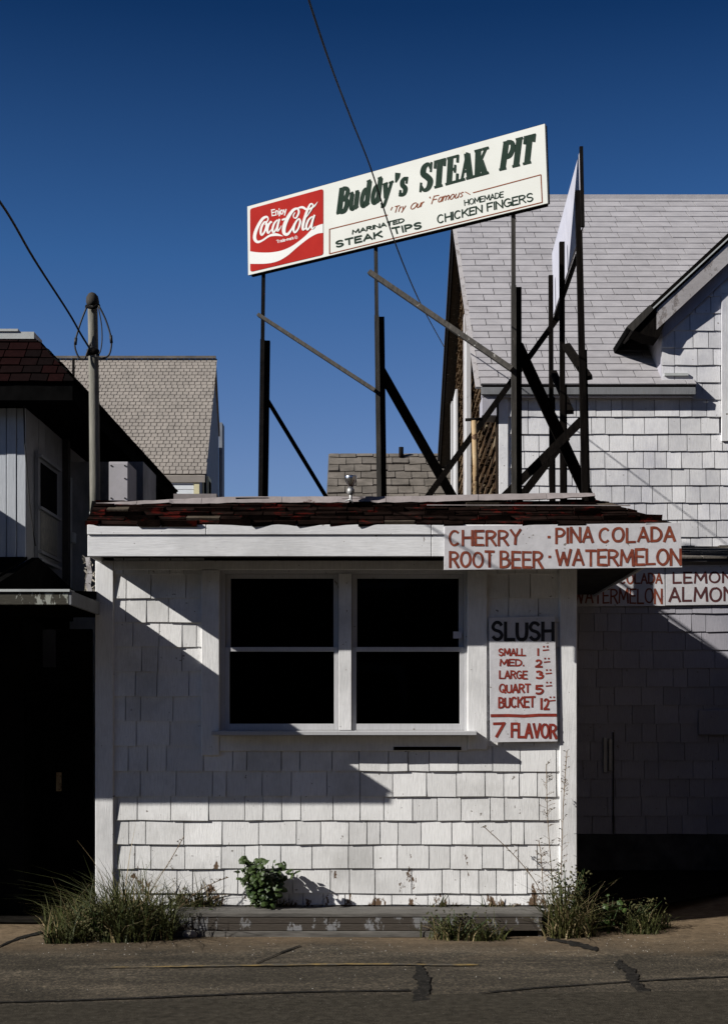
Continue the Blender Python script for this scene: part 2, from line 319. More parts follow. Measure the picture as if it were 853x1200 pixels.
# glyph: (width, [('l' straight | 's' smooth, points)])
G = {
 'A': (.9, [('l', [(0, 0), (.5, 1)]), ('l', [(.5, 1), (1, 0)]), ('l', [(.2, .34), (.8, .34)])]),
 'B': (.8, [('l', [(0, 0), (0, 1)]), ('s', [(0, 1), (.6, .97), (.82, .78), (.6, .56), (0, .54)]), ('s', [(0, .54), (.7, .5), (1, .27), (.7, .03), (0, 0)])]),
 'C': (.9, [('s', arc(.52, .5, .5, .5, 42, 318, 9))]),
 'D': (.85, [('l', [(0, 0), (0, 1)]), ('s', [(0, 1), (.55, .96), (.95, .7), (.98, .35), (.6, .05), (0, 0)])]),
 'E': (.7, [('l', [(0, 0), (0, 1)]), ('l', [(0, 1), (1, 1)]), ('l', [(0, .53), (.85, .53)]), ('l', [(0, 0), (1, 0)])]),
 'F': (.7, [('l', [(0, 0), (0, 1)]), ('l', [(0, 1), (1, 1)]), ('l', [(0, .52), (.8, .52)])]),
 'G': (.95, [('s', arc(.52, .5, .5, .5, 42, 318, 9)), ('l', [(1, .05), (1, .45)]), ('l', [(1, .45), (.6, .45)])]),
 'H': (.85, [('l', [(0, 0), (0, 1)]), ('l', [(1, 0), (1, 1)]), ('l', [(0, .52), (1, .52)])]),
 'I': (.06, [('l', [(.5, 0), (.5, 1)])]),
 'K': (.85, [('l', [(0, 0), (0, 1)]), ('l', [(.95, 1), (.03, .42)]), ('l', [(.35, .6), (1, 0)])]),
 'L': (.7, [('l', [(0, 1), (0, 0)]), ('l', [(0, 0), (1, 0)])]),
 'M': (1.1, [('l', [(0, 0), (.08, 1)]), ('l', [(.08, 1), (.5, .25)]), ('l', [(.5, .25), (.92, 1)]), ('l', [(.92, 1), (1, 0)])]),
 'N': (.85, [('l', [(0, 0), (0, 1)]), ('l', [(0, 1), (1, 0)]), ('l', [(1, 0), (1, 1)])]),
 'O': (.95, [('s', arc(.5, .5, .5, .5, 90, 450, 13))]),
 'P': (.75, [('l', [(0, 0), (0, 1)]), ('s', [(0, 1), (.65, .97), (1, .75), (.65, .5), (0, .46)])]),
 'Q': (.95, [('s', arc(.5, .5, .5, .5, 90, 450, 13)), ('l', [(.6, .3), (1, -.05)])]),
 'R': (.8, [('l', [(0, 0), (0, 1)]), ('s', [(0, 1), (.65, .97), (.95, .77), (.65, .54), (0, .5)]), ('l', [(.45, .5), (1, 0)])]),
 'S': (.8, [('s', [(.95, .82), (.7, .98), (.3, .98), (.04, .77), (.2, .57), (.75, .45), (.97, .24), (.7, .02), (.3, .01), (.02, .18)])]),
 'T': (.8, [('l', [(.5, 0), (.5, 1)]), ('l', [(0, 1), (1, 1)])]),
 'U': (.8, [('s', [(0, 1), (0, .35), (.15, .06), (.5, 0), (.85, .06), (1, .35), (1, 1)])]),
 'V': (.85, [('l', [(0, 1), (.5, 0)]), ('l', [(.5, 0), (1, 1)])]),
 'W': (1.25, [('l', [(0, 1), (.25, 0)]), ('l', [(.25, 0), (.5, .8)]), ('l', [(.5, .8), (.75, 0)]), ('l', [(.75, 0), (1, 1)])]),
 'Y': (.85, [('l', [(0, 1), (.5, .5)]), ('l', [(1, 1), (.5, .5)]), ('l', [(.5, .5), (.45, 0)])]),
 '1': (.1, [('l', [(.5, 0), (.5, 1)])]),
 '2': (.7, [('s', [(.05, .78), (.3, .98), (.7, .97), (.9, .72), (.6, .35), (0, .02)]), ('l', [(0, .02), (1, .02)])]),
 '3': (.7, [('s', [(.05, .9), (.5, 1), (.85, .78), (.45, .55)]), ('s', [(.45, .55), (.95, .4), (.85, .08), (.4, 0), (.02, .12)])]),
 '5': (.7, [('l', [(.85, 1), (.1, .97)]), ('l', [(.1, .97), (.08, .58)]), ('s', [(.08, .58), (.6, .62), (.95, .35), (.7, .05), (.3, 0), (0, .1)])]),
 '7': (.75, [('l', [(0, .97), (1, 1)]), ('l', [(1, 1), (.25, 0)])]),
 '.': (.1, [('l', [(.5, 0), (.5, .1)])]), '-': (.4, [('l', [(0, .4), (1, .4)])]), ' ': (.5, []),
 'n': (.5, [('l', [(0, 0), (0, .7)]), ('s', [(0, .5), (.3, .72), (.8, .68), (1, .45), (1, 0)])]),
 'j': (.15, [('s', [(.7, .7), (.7, -.1), (-.6, -.25)]), ('l', [(.7, .9), (.7, 1)])]),
 'o': (.55, [('s', arc(.5, .35, .5, .36, 90, 450, 11))]),
 'y': (.55, [('l', [(0, .7), (.5, .02)]), ('l', [(1, .7), (.3, -.28)])]),
 'r': (.35, [('l', [(0, 0), (0, .7)]), ('s', [(0, .45), (.4, .7), (1, .68)])]),
 'a': (.5, [('s', arc(.5, .34, .48, .34, 30, 330, 10)), ('l', [(1, .7), (1, 0)])]),
 'd': (.55, [('s', arc(.5, .34, .48, .34, 30, 330, 10)), ('l', [(1, 1), (1, 0)])]),
 'e': (.5, [('s', [(.05, .38), (.95, .38), (.8, .65), (.4, .72), (.05, .45), (.15, .08), (.55, 0), (.95, .12)])]),
 'm': (.85, [('l', [(0, 0), (0, .7)]), ('s', [(0, .5), (.25, .72), (.48, .5), (.5, 0)]), ('s', [(.5, .5), (.75, .72), (1, .5), (1, 0)])]),
 'k': (.5, [('l', [(0, 0), (0, 1)]), ('l', [(.9, .7), (0, .3)]), ('l', [(.3, .45), (1, 0)])]),
 'u': (.5, [('s', [(0, .7), (0, .2), (.3, 0), (.75, .05), (1, .3)]), ('l', [(1, .7), (1, 0)])]),
 's': (.45, [('s', [(.9, .6), (.5, .72), (.1, .55), (.5, .36), (.9, .17), (.5, 0), (.05, .1)])]),
}
def text(mb, plane, word, BL, BR, TR, TL, w, off=.0016, gap=.26, wob=0, mi=0, font=G):
    """word fitted in the quadrilateral (given in picture-plane units, mapped onto the board)"""
    adv = [font[c][0] for c in word]; tot = sum(adv) + gap * (len(word) - 1); x = 0; h = w / max(abs(BL[1] - TL[1]), 1)
    def bi(u, v): return tuple((1 - u) * (1 - v) * BL[j] + u * (1 - v) * BR[j] + u * v * TR[j] + (1 - u) * v * TL[j] for j in (0, 1))
    for c, a in zip(word, adv):
        jy = rr(-wob, wob); jx = rr(-wob, wob) * .4; k = 0
        for st in font[c][1]:
            kind, pts = st[0], st[1]; wm = st[2] if len(st) > 2 else 1
            ww = w * wm * rr(1 - wob * 3, 1 + wob * 3)
            q = [bi((x + a * p[0]) / tot + jx * .1, h * .5 + (1 - h) * p[1] + jy + rr(-wob, wob) * .5) + (ww * (p[2] if len(p) > 2 else 1),) for p in pts]
            if kind == 's': q = catmull(q, 4)
            else:
                (x0, y0, w0), (x1, y1, w1) = q; l = math.hypot(x1 - x0, y1 - y0) or 1; e = ww * (.42 if wm <= 1 else 0)
                q = [(x0 - (x1 - x0) / l * e, y0 - (y1 - y0) / l * e, w0), (x1 + (x1 - x0) / l * e, y1 + (y1 - y0) / l * e, w1)]
            ribbon(mb, plane, q, off + k * .0004, mi); k += 1
        x += a + gap
def serif(x, y, s=.3, wm=.55): return ('l', [(x - s, y), (x + s, y)], wm)
SL = {  # heavy slanted slab letters
 'B': (.62, [('l', [(.15, 0), (.15, 1)], 1.25), ('l', [(-.08, 1), (.5, 1)], .5), ('l', [(-.08, 0), (.5, 0)], .5), ('s', [(.3, .98), (.85, .93), (1, .76), (.8, .56), (.35, .53)], .95), ('s', [(.35, .53), (.95, .48), (1.08, .24), (.85, .03), (.3, .02)], 1.0)]),
 'u': (.58, [('l', [(.12, .66), (.12, .15)], 1.05), ('s', [(.12, .25), (.2, .04), (.5, 0), (.85, .12)], .8), ('l', [(.9, .68), (.9, .04)], 1.05), ('l', [(-.1, .68), (.15, .7)], .5), ('l', [(.7, .7), (.95, .7)], .5), ('l', [(.9, .0), (1.15, .05)], .5)]),
 'd': (.58, [('s', [(.85, .5), (.6, .68), (.25, .6), (.08, .3), (.25, .02), (.6, .02), (.85, .2)], .95), ('l', [(.9, 1), (.9, .04)], 1.1), ('l', [(.62, 1), (.95, 1.02)], .5), ('l', [(.9, .0), (1.15, .05)], .5)]),
 'y': (.6, [('l', [(.1, .68), (.5, .05)], 1.1), ('s', [(.98, .68), (.6, .1), (.3, -.24), (-.1, -.24)], .7), ('l', [(-.12, .68), (.35, .7)], .5), ('l', [(.75, .68), (1.15, .7)], .5), ('l', [(-.1, -.2), (.05, -.2)], 1.1)]),
 "'": (.16, [('s', [(.6, 1.02, 1.2), (.6, .85, 1.1), (.1, .62, .3)], 1)]),
 's': (.48, [('s', [(.95, .58, .7), (.6, .7, .8), (.2, .6, 1.1), (.3, .42, 1.3), (.85, .25, 1.3), (.8, .04, 1), (.3, .0, .8), (0, .12, .9)], .9), ('l', [(.95, .48), (.95, .7)], .5), ('l', [(.02, 0), (.02, .2)], .5)]),
 'S': (.6, [('s', [(.95, .78, .6), (.65, .99, .8), (.2, .9, 1.2), (.15, .66, 1.4), (.6, .5, 1.5), (1, .3, 1.4), (.85, .05, 1.1), (.4, 0, .8), (.0, .2, .7)], 1), ('l', [(.98, .68), (.98, 1)], .5), ('l', [(0, 0), (0, .3)], .5)]),
 'T': (.66, [('l', [(.5, 0), (.5, 1)], 1.35), ('l', [(0, 1), (1, 1)], .6), ('l', [(.2, 0), (.8, 0)], .6), ('l', [(.02, .78), (.02, 1)], .6), ('l', [(.98, .78), (.98, 1)], .6)]),
 'E': (.62, [('l', [(.2, 0), (.2, 1)], 1.3), ('l', [(-.08, 1), (.98, 1)], .6), ('l', [(-.08, 0), (1, 0)], .6), ('l', [(.3, .52), (.75, .52)], .6), ('l', [(.98, .78), (.98, 1)], .6), ('l', [(1.03, 0), (1.03, .26)], .6), ('l', [(.75, .4), (.75, .64)], .5)]),
 'A': (.72, [('l', [(.5, 1), (.12, 0)], .6), ('l', [(.5, 1), (.86, 0)], 1.45), ('l', [(.25, .3), (.75, .3)], .55), ('l', [(-.1, 0), (.32, 0)], .6), ('l', [(.6, 0), (1.12, 0)], .6)]),
 'K': (.72, [('l', [(.2, 0), (.2, 1)], 1.35), ('l', [(-.05, 1), (.45, 1)], .6), ('l', [(-.05, 0), (.45, 0)], .6), ('l', [(.9, .98), (.3, .42)], .6), ('l', [(.42, .58), (.85, .02)], 1.4), ('l', [(.68, 1), (1.08, 1)], .6), ('l', [(.62, 0), (1.12, 0)], .6)]),
 'P': (.62, [('l', [(.2, 0), (.2, 1)], 1.3), ('l', [(-.05, 0), (.48, 0)], .6), ('l', [(-.05, 1), (.5, 1)], .5), ('s', [(.3, .98), (.85, .92), (1.02, .7), (.8, .46), (.35, .43)], 1.05)]),
 'I': (.34, [('l', [(.5, 0), (.5, 1)], 1.35), ('l', [(-.02, 1), (1.02, 1)], .6), ('l', [(-.02, 0), (1.02, 0)], .6)]),
}

# ============================================================ GROUND
def ground_mat():
    m, nt, b, pos = base_mat('worn_asphalt')
    n = tex(nt, 1.5, pos, 12, .78, (.6, 1.5, 1)); r = ramp(nt, [(.33, (.030, .026, .019)), (.5, (.062, .053, .040)), (.66, (.125, .105, .078))]); nt.links.new(n.outputs[0], r.inputs[0])
    g = tex(nt, 70, pos, 5, .8); gr = ramp(nt, [(.36, (.35, .35, .35)), (.52, (1, 1, 1)), (.66, (2.3, 2.2, 2.05))]); nt.links.new(g.outputs[0], gr.inputs[0])
    c = mix(nt, r.outputs[0], gr.outputs[0], 1.0, 'MULTIPLY')
    g2 = tex(nt, 24, pos, 4, .75, (1.4, .7, 1)); g2r = ramp(nt, [(.36, (.55, .55, .55)), (.54, (1, 1, 1)), (.68, (1.7, 1.65, 1.55))]); nt.links.new(g2.outputs[0], g2r.inputs[0])
    c = mix(nt, c, g2r.outputs[0], 1.0, 'MULTIPLY')
    sp = nt.nodes.new('ShaderNodeSeparateXYZ'); nt.links.new(pos, sp.inputs[0])
    wb = tex(nt, .9, pos, 6, .7); wa = nt.nodes.new('ShaderNodeMath'); wa.operation = 'MULTIPLY_ADD'; wa.inputs[1].default_value = 1.9
    nt.links.new(wb.outputs[0], wa.inputs[0]); nt.links.new(sp.outputs[1], wa.inputs[2])
    dm = nt.nodes.new('ShaderNodeMapRange'); dm.inputs[1].default_value = 10.35; dm.inputs[2].default_value = 11.3; nt.links.new(wa.outputs[0], dm.inputs[0])
    dn = tex(nt, 14, pos, 6, .7); dr = ramp(nt, [(.35, (.115, .082, .050)), (.65, (.22, .16, .10))]); nt.links.new(dn.outputs[0], dr.inputs[0])
    mm = nt.nodes.new('ShaderNodeMath'); mm.operation = 'MULTIPLY'; mm.inputs[1].default_value = .9; nt.links.new(dm.outputs[0], mm.inputs[0])
    c = mix(nt, c, dr.outputs[0], mm.outputs[0])
    # long wheel-worn streaks along the road
    st = tex(nt, 2, pos, 8, .72, (.16, .9, 1)); sr = ramp(nt, [(.38, (.80, .79, .78)), (.62, (1.06, 1.06, 1.06))]); nt.links.new(st.outputs[0], sr.inputs[0])
    c = mix(nt, c, sr.outputs[0], 1.0, 'MULTIPLY')
    nt.links.new(c, b.inputs['Base Color']); b.inputs['Roughness'].default_value = .95; b.inputs['Specular IOR Level'].default_value = .15
    bump(nt, b, g.outputs[0], .8, .008)
    return m
asphalt = ground_mat()
gv = []; xs = [-300, -60, -12] + [-8 + i * .4 for i in range(41)] + [12, 60, 300]; ys = [-200, -20, 2] + [4 + i * .35 for i in range(33)] + [30, 120, 900]
def gz(x, y):
    r = max(0, min(1, (x - 1.3) / 2.2)) * max(0, min(1, (y - 9.6) / 2.2))
    return r * .09 + (math.sin(x * 2.1 + y) + math.sin(y * 3.3 - x * .7)) * .004 * (abs(x) < 8 and y < 16)
for y in ys:
    for x in xs: gv.append(Vector((x, y, gz(x, y))))
nx = len(xs); gf = [(j * nx + i, j * nx + i + 1, (j + 1) * nx + i + 1, (j + 1) * nx + i) for j in range(len(ys) - 1) for i in range(nx - 1)]
gr_ = MB(); gr_.add(gv, gf); tag(gr_.build('ground', asphalt), kind='structure')
def sheet(name, mat, outline, z=.006, label=None, cat=None):
    """thin patch following the ground, fan triangulated from its centre"""
    pts = [W(x, y, 2250 / (y - 840)) for x, y in outline]; pts = [Vector((p.x, p.y, gz(p.x, p.y) + z)) for p in pts]
    c = sum(pts, Vector()) / len(pts); m = MB(); m.add([c] + pts, [(0, i + 1, (i + 1) % len(pts) + 1) for i in range(len(pts))])
    o = m.build(name, mat); o['kind'] = 'structure'; return o
tar = surf('black_tar_repair', (.010, .0095, .009), (.028, .026, .023), 20, .95, .7, 90, vary=0, spec=.03, fleck=(.09, .08, .07), fl=(.60, .66), fscale=60)
def blob_path(path, wid):
    L, R = [], []
    for i, (x, y) in enumerate(path):
        a, b = path[max(0, i - 1)], path[min(len(path) - 1, i + 1)]; dx, dy = b[0] - a[0], b[1] - a[1]; l = math.hypot(dx, dy) or 1
        w = wid[i] * rr(.6, 1.25); w2 = wid[i] * rr(.6, 1.25); L.append((x - dy / l * w, y + dx / l * w)); R.append((x + dy / l * w2, y - dx / l * w2))
    return L, R
def tar_strip(path, wid, z=.006, mat=tar, name='tar_seam'):
    n5 = 9; path = [tuple(p) for p in catmull([tuple(p) for p in path], n5)]; wid = [wid[min(len(wid) - 1, int(i / n5))] for i in range(len(path))]
    L, R = blob_path(path, wid); v = []
    for x, y in L + R:
        p = W(x, y, 2250 / (y - 840)); v.append(Vector((p.x, p.y, gz(p.x, p.y) + z)))
    n = len(L); m = MB(); m.add(v, [(i, i + 1, n + i + 1, n + i) for i in range(n - 1)]); o = m.build(name, mat); o['kind'] = 'structure'
tar_strip([(489, 1128), (493, 1142), (497, 1158), (492, 1172), (497, 1190), (505, 1215)], [6, 9, 8, 12, 10, 14])
tar_strip([(722, 1128), (738, 1140), (744, 1154), (760, 1168), (780, 1176), (792, 1180)], [5, 7, 6, 7, 8, 3])
tar_strip([(640, 1101), (668, 1106), (700, 1113)], [1.5, 2.5, 1.2])
tar_strip([(-5, 1176), (120, 1172), (300, 1166), (480, 1163)], [.8, 1.0, .7, 1.0])
tar_strip([(505, 1192), (600, 1190), (720, 1184), (860, 1180)], [.7, .8, .6, .8])
tar_strip([(300, 1130), (330, 1118), (352, 1110)], [.5, .9, .4])
tar_strip([(560, 1166), (640, 1158), (760, 1150), (860, 1146)], [.7, .7, .8, .6])
tar_strip([(-5, 1112), (20, 1100), (50, 1092)], [1, 1.5, 1])
ym, nt, b_, pos = base_mat('worn_yellow_line'); f = tex(nt, 7, pos, 6, .7); fr = ramp(nt, [(.44, (.055, .046, .032)), (.62, (.19, .125, .028))]); nt.links.new(f.outputs[0], fr.inputs[0]); nt.links.new(fr.outputs[0], b_.inputs['Base Color']); b_.inputs['Roughness'].default_value = .9
tar_strip([(120, 1134), (200, 1133.5), (300, 1132.5), (420, 1131), (560, 1131)], [.4, .8, 1.1, .9, .4], .009, ym, 'painted_line')
shaded_asphalt = surf('shadow_dark_asphalt', (.026, .023, .018), (.056, .049, .038), 22, .95, 1, 80, vary=0, spec=.03, fleck=(.13, .12, .10), fl=(.62, .70), fscale=40)
def ground_poly(name, mat, pts, z):
    v = [W(x, y, 2250 / (y - 840)) for x, y in pts]; m = MB(); m.add([Vector((p.x, p.y, z)) for p in v], [tuple(range(len(v)))]); o = m.build(name, mat); o['kind'] = 'structure'
ground_poly('road_shadow_band', shaded_asphalt, [(-400, 1188), (0, 1181), (430, 1169), (853, 1163), (1300, 1158), (2600, 2200), (-1800, 2200)], .012)  # shadow band at the road's near edge, put into a darker asphalt colour

base_shade = surf('painted_base_shade', (.03, .03, .032), (.09, .088, .088), 5, 1, .6, 30, vary=0, spec=0)
alley_shade = surf('painted_alley_shade', (.006, .0055, .005), (.016, .014, .012), 9, 1, .6, 40, vary=0, spec=0)
ground_poly('alley_shade_sheet', alley_shade, [(676, 1091), (720, 1087), (760, 1080), (800, 1070), (860, 1058), (1150, 1022), (1150, 990), (676, 990)], .10)  # alley shade painted as near-black ground sheets, cut along the shadow edge
ground_poly('alley_shade_sheet', alley_shade, [(-700, 1082), (-100, 1082), (40, 1083), (117, 1079), (117, 990), (-700, 990)], .012)

# ============================================================ FOOD STAND
YW = 9 * K                                   # front wall plane
stand = thing('food_stand', 'small white shingled takeaway stand with dark double window and ragged red roof edge', 'building', (-.33, YW, 0))
wl_, wr_ = XX(113, 9), XX(675, 9); zt = 2.60
wx0, wx1, wz0, wz1 = XX(258, 9), XX(547, 9), ZZ(856, 9), ZZ(667, 9)
YB = 11.69 * K
wall = MB(); T = .10
wall.box(wl_ + .01, wx0, YW, YW + T, 0, zt); wall.box(wx1, wr_ - .01, YW, YW + T, 0, zt)
wall.box(wx0, wx1, YW, YW + T, 0, wz0); wall.box(wx0, wx1, YW, YW + T, wz1, zt)
wall.box(wl_ + .01, wl_ + .09, YW + T, YB, 0, zt); wall.box(wr_ - .09, wr_ - .01, YW + T, YB, 0, zt)
wall = wall.build('wall', stand_white, stand)
room = MB(); room.box(wl_ + .1, wr_ - .1, YW + 1.6, YW + 1.65, .1, zt - .02); room.box(wl_ + .1, wr_ - .1, YW + T + .01, YW + 1.6, .3, .34)
room.box(wl_ + .1, wr_ - .1, YW + T + .01, YW + 1.6, zt - .05, zt - .03); room.box(wl_ + .1, wl_ + .12, YW + T + .01, YW + 1.6, .1, zt - .06); room.box(wr_ - .12, wr_ - .1, YW + T + .01, YW + 1.6, .1, zt - .06)
room.build('interior', interior, stand)
rows = [1060, 1046.5, 1017.5, 989, 961, 933, 903.5, 874, 845, 816, 787, 758, 729.5, 701, 673, 650]
zr = [ZZ(y, 9) for y in rows]
def ex(v):
    for i in range(len(zr) - 1):
        if v < zr[i + 1] - .004: return zr[i + 1] - v
    return .17
# foundation course is short; piece sizes vary as hand-split white shingles do
field('shingle', wall, stand_white, (0, YW, 0), (1, 0, 0), (0, 0, 1), (0, -1, 0), XX(134, 9), XX(656, 9), zr[0], zr[-1], ex, .09, .27, .019, .005,
      holes=[(XX(240, 9), XX(566, 9), ZZ(882, 9), 3)], gap=.007, jag=.0035)
for x0, x1 in ((113, 134), (655, 675)):
    box('corner_board', trim_white, stand, XX(x0, 9), XX(x1, 9), YW - .032, YW - .001, .12, zt - .004, .004)
box('frieze_board', trim_white, stand, XX(134.3, 9), XX(654.7, 9), YW - .026, YW - .001, ZZ(668, 9), zt - .004, .003)
# window: casings, frame, sashes
box('casing', trim_white, stand, XX(237, 9), wx0 - .002, YW - .034, YW - .0005, ZZ(885, 9), ZZ(668.5, 9), .003)
box('casing', trim_white, stand, wx1 + .002, XX(570, 9), YW - .034, YW - .0005, ZZ(878, 9), ZZ(668.5, 9), .003)
box('apron', trim_white, stand, wx0 - .001, wx1 + .001, YW - .028, YW - .0005, ZZ(880, 9), ZZ(862, 9), .003)
box('vent_slot', dark_wood, stand, XX(461, 9), XX(540, 9), YW - .033, YW - .0285, ZZ(879, 9), ZZ(875, 9))
box('window_sill', sash_white, stand, XX(251, 9), XX(557, 9), YW - .165, YW + .06, ZZ(861.5, 9), wz0 - .002, .004)
win = thing_win = MB().box(wx0, wx0 + .035, YW + .001, YW + .07, wz0, wz1).box(wx1 - .02, wx1, YW + .001, YW + .07, wz0, wz1).box(wx0 + .035, wx1 - .02, YW + .001, YW + .07, wz1 - .03, wz1).build('window', sash_white, stand, bevel=.002)
box('mullion', trim_white, win, XX(397, 9), XX(412, 9), YW - .012, YW + .07, wz0 + .001, wz1 - .031, .003)
def sash(x0, x1, z0, z1, y, bt, bb, sw, nm='sash'):
    m = MB().box(x0, x0 + sw, y, y + .03, z0, z1).box(x1 - sw, x1, y, y + .03, z0, z1).box(x0 + sw, x1 - sw, y, y + .03, z1 - bt, z1).box(x0 + sw, x1 - sw, y, y + .03, z0, z0 + bb)
    m.build(nm, sash_white, win, bevel=.002)
    box('pane', gm_, win, x0 + sw - .004, x1 - sw + .004, y + .012, y + .016, z0 + bb - .004, z1 - bt + .004)
zm = ZZ(760.5, 9)
for x0, x1 in ((wx0 + .036, XX(396.5, 9)), (XX(412.5, 9), wx1 - .021)):
    sash(x0, x1, zm - .018, wz1 - .032, YW + .036, .03, .03, .035)
    sash(x0, x1, wz0 + .002, zm + .014, YW + .004, .032, .045, .03)
box('sticker', sign_back, win, XX(531, 9), XX(541, 9), YW + .008, YW + .0145, ZZ(748, 9), ZZ(740, 9))
# eaves: fascia, soffit
YF = 8.61 * K; fz0, fz1 = ZZ(652, 8.61), ZZ(615, 8.61); fzm = ZZ(627, 8.61)
fx0, fx1 = XX(103, 8.61), XX(786, 8.61)
for a, b in ((103, 505.3), (506, 786)):
    box('fascia_board', fascia_white, stand, XX(a, 8.61), XX(b, 8.61), YF, YF + .022, fz0, fzm, .003)
for a, b in ((103, 241.7), (242.3, 505), (505.6, 786)):
    box('drip_board', fascia_white, stand, XX(a, 8.61), XX(b, 8.61), YF - .012, YF + .022, fzm + .002, fz1, .003)
box('side_fascia', fascia_white, stand, fx1 - .022, fx1 - .001, YF + .023, YB, fz0 + .02, fz1 - .02)
box('side_fascia', fascia_white, stand, fx0 + .001, fx0 + .02, YF + .023, YB, fz0 + .002, fz1 - .002)
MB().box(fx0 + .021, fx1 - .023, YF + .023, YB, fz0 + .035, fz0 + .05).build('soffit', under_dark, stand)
# roof: short ragged slope to a flat top
rz = ZZ(587, 8.98); RY = 8.98 * K; lx = XX(108, 8.98); rx = XX(700, 8.98)
roof = MB()
a = Vector((fx0, YF + .01, fz1 + .002)); b = Vector((fx1 - .01, YF + .01, fz1 + .002)); c = Vector((rx, RY, rz)); d = Vector((lx, RY, rz))
e1 = Vector((fx1 - .01, YB, fz1 + .002)); f1 = Vector((rx, YB, rz)); g1 = Vector((lx, YB, rz)); h1 = Vector((fx0, YB, fz1 + .002))
roof.add([a, b, c, d, e1, f1, g1, h1], [(0, 1, 2, 3), (1, 4, 5, 2), (3, 2, 5, 6), (0, 3, 6, 7), (4, 7, 6, 5), (0, 7, 4, 1)])
roof = roof.build('roof', black_felt, stand)
V = (Vector((0, RY, rz)) - Vector((0, YF + .01, fz1 + .002))); sl = V.length; N = Vector((0, -V.z, V.y)).normalized(); V.normalize()
hs = (rx - (fx1 - .01)) / sl
field('roof_shingle', roof, red_tab, (0, YF + .01, fz1 + .002), (1, 0, 0), V, N, fx0 - .015, fx1 + .01, -.025, sl - .03, .088, .14, .26, .017, .006,
      clips=[(1, -hs, fx1 + .012)], gap=.008, jag=.014, curl=.032)
MB().beam(W(500, 592, 8.72), W(738, 592.5, 8.72), .006, .02).build('flashing_strip', cap_metal, roof)
for o_ in [q_ for q_ in roof.children if q_.name.startswith('roof_shingle')]:
    if rnd() < .05: o_.data.materials[0] = tan_tab
# side slope pieces on the right
Vs = Vector((rx - (fx1 - .01), 0, rz - fz1 - .002)); Ns = Vector((rz - fz1, 0, (fx1 - .01) - rx)).normalized(); ls = Vs.length
field('roof_shingle', roof, red_tab, (fx1 - .01, 0, fz1 + .002), (0, 1, 0), Vs, Ns, YF + .05, YB, -.02, ls, .10, .18, .3, .017, .006, clips=[(-1, (RY - YF) / ls, -(YF + .01))], gap=.006, jag=.01, curl=.02, limit=40)
# wavy edging strip along the top
x = 130
xs_ = [(112, 160), (160.5, 236), (236.5, 330), (330.5, 452), (452.5, 560), (560.5, 640), (640.5, 697)]
for x0, x1 in xs_:
    n = max(4, int((x1 - x0) / 9)); m = MB(); tv = []; 
    for i in range(n + 1):
        xx = x0 + (x1 - x0) * i / n
        yt = 588.5 - min(1, (xx - 112) / 160) * 7.5 - max(0, min(1, (xx - 460) / 180)) * 4.0 + rr(-.3, .3)
        th = 5 if xx < 200 else 8; thk = th + rr(-.5, .5) - (max(0, xx - 640) / 15)
        for yy, dp in ((yt, .03), (yt + thk, -.012)):
            p = W(xx, yy, 8.90); tv.append(p + Vector((0, dp, 0)))
            tv.append(p + Vector((0, dp + .018, -.004)))
    fs = []
    for i in range(n):
        q = i * 4; fs += [(q, q + 2, q + 6, q + 4), (q + 1, q + 5, q + 7, q + 3), (q, q + 4, q + 5, q + 1), (q + 2, q + 3, q + 7, q + 6)]
    fs += [(0, 1, 3, 2), (n * 4, n * 4 + 2, n * 4 + 3, n * 4 + 1)]
    m.add(tv, fs); m.build('roof_edging', cap_metal, roof)
box('roof_plank', cap_metal, roof, XX(205, 9.3), XX(255, 9.3), 9.25 * K, 9.35 * K, rz + .002, ZZ(580, 9.3))

# sign boards on the stand
def hboard(name, mat, quad, yb, th, label, cat='sign', group=None, mats=None):
    t = thing(name, label, cat, tuple(W(quad[3][0], quad[3][1], yb)), group)
    MB().prism([W(*q, yb) for q in quad], (0, th, 0)).build('panel', mat, t, bevel=.0015); return t
q = [(520.7, 616.5), (797, 612.5), (799, 665), (520, 668)]
fb = hboard('flavour_board', board_white, q, 8.592, .012, 'long white board on the stand eave hand-painted in red with cherry and pina colada')
P4 = Plane((0, 8.592 * K, 0), (0, -1, 0))
def cr(o, s, p): return (o[0] + p[0] / s, o[1] + p[1] / s)
def q4(x0, x1, yt, yb_, dy=0, o=(500, 600), s=2.416): return [cr(o, s, p) for p in ((x0, yb_), (x1, yb_ + dy), (x1, yt + dy), (x0, yt))]
m = MB()
for wd_, x0, x1, yt, yb_, dy in (('CHERRY', 64, 264, 51, 98, -3), ('PINA', 366, 468, 43, 90, -1), ('COLADA', 488, 700, 43, 88, -2), ('ROOT', 66, 188, 110, 158, 0), ('BEER', 209, 326, 109, 160, 1), ('WATERMELON', 366, 717, 106, 155, -3)):
    text(m, P4, wd_, *q4(x0, x1, yt, yb_, dy), 2.9, wob=.035, gap=.3 if wd_ != 'WATERMELON' else .26)
for x_, y_ in ((345, 71), (347, 127)): ribbon(m, P4, [cr((500, 600), 2.416, (x_ - 4, y_)) + (3,), cr((500, 600), 2.416, (x_ + 4, y_)) + (3,)], .0016)
m.build('lettering', red_brush, fb)

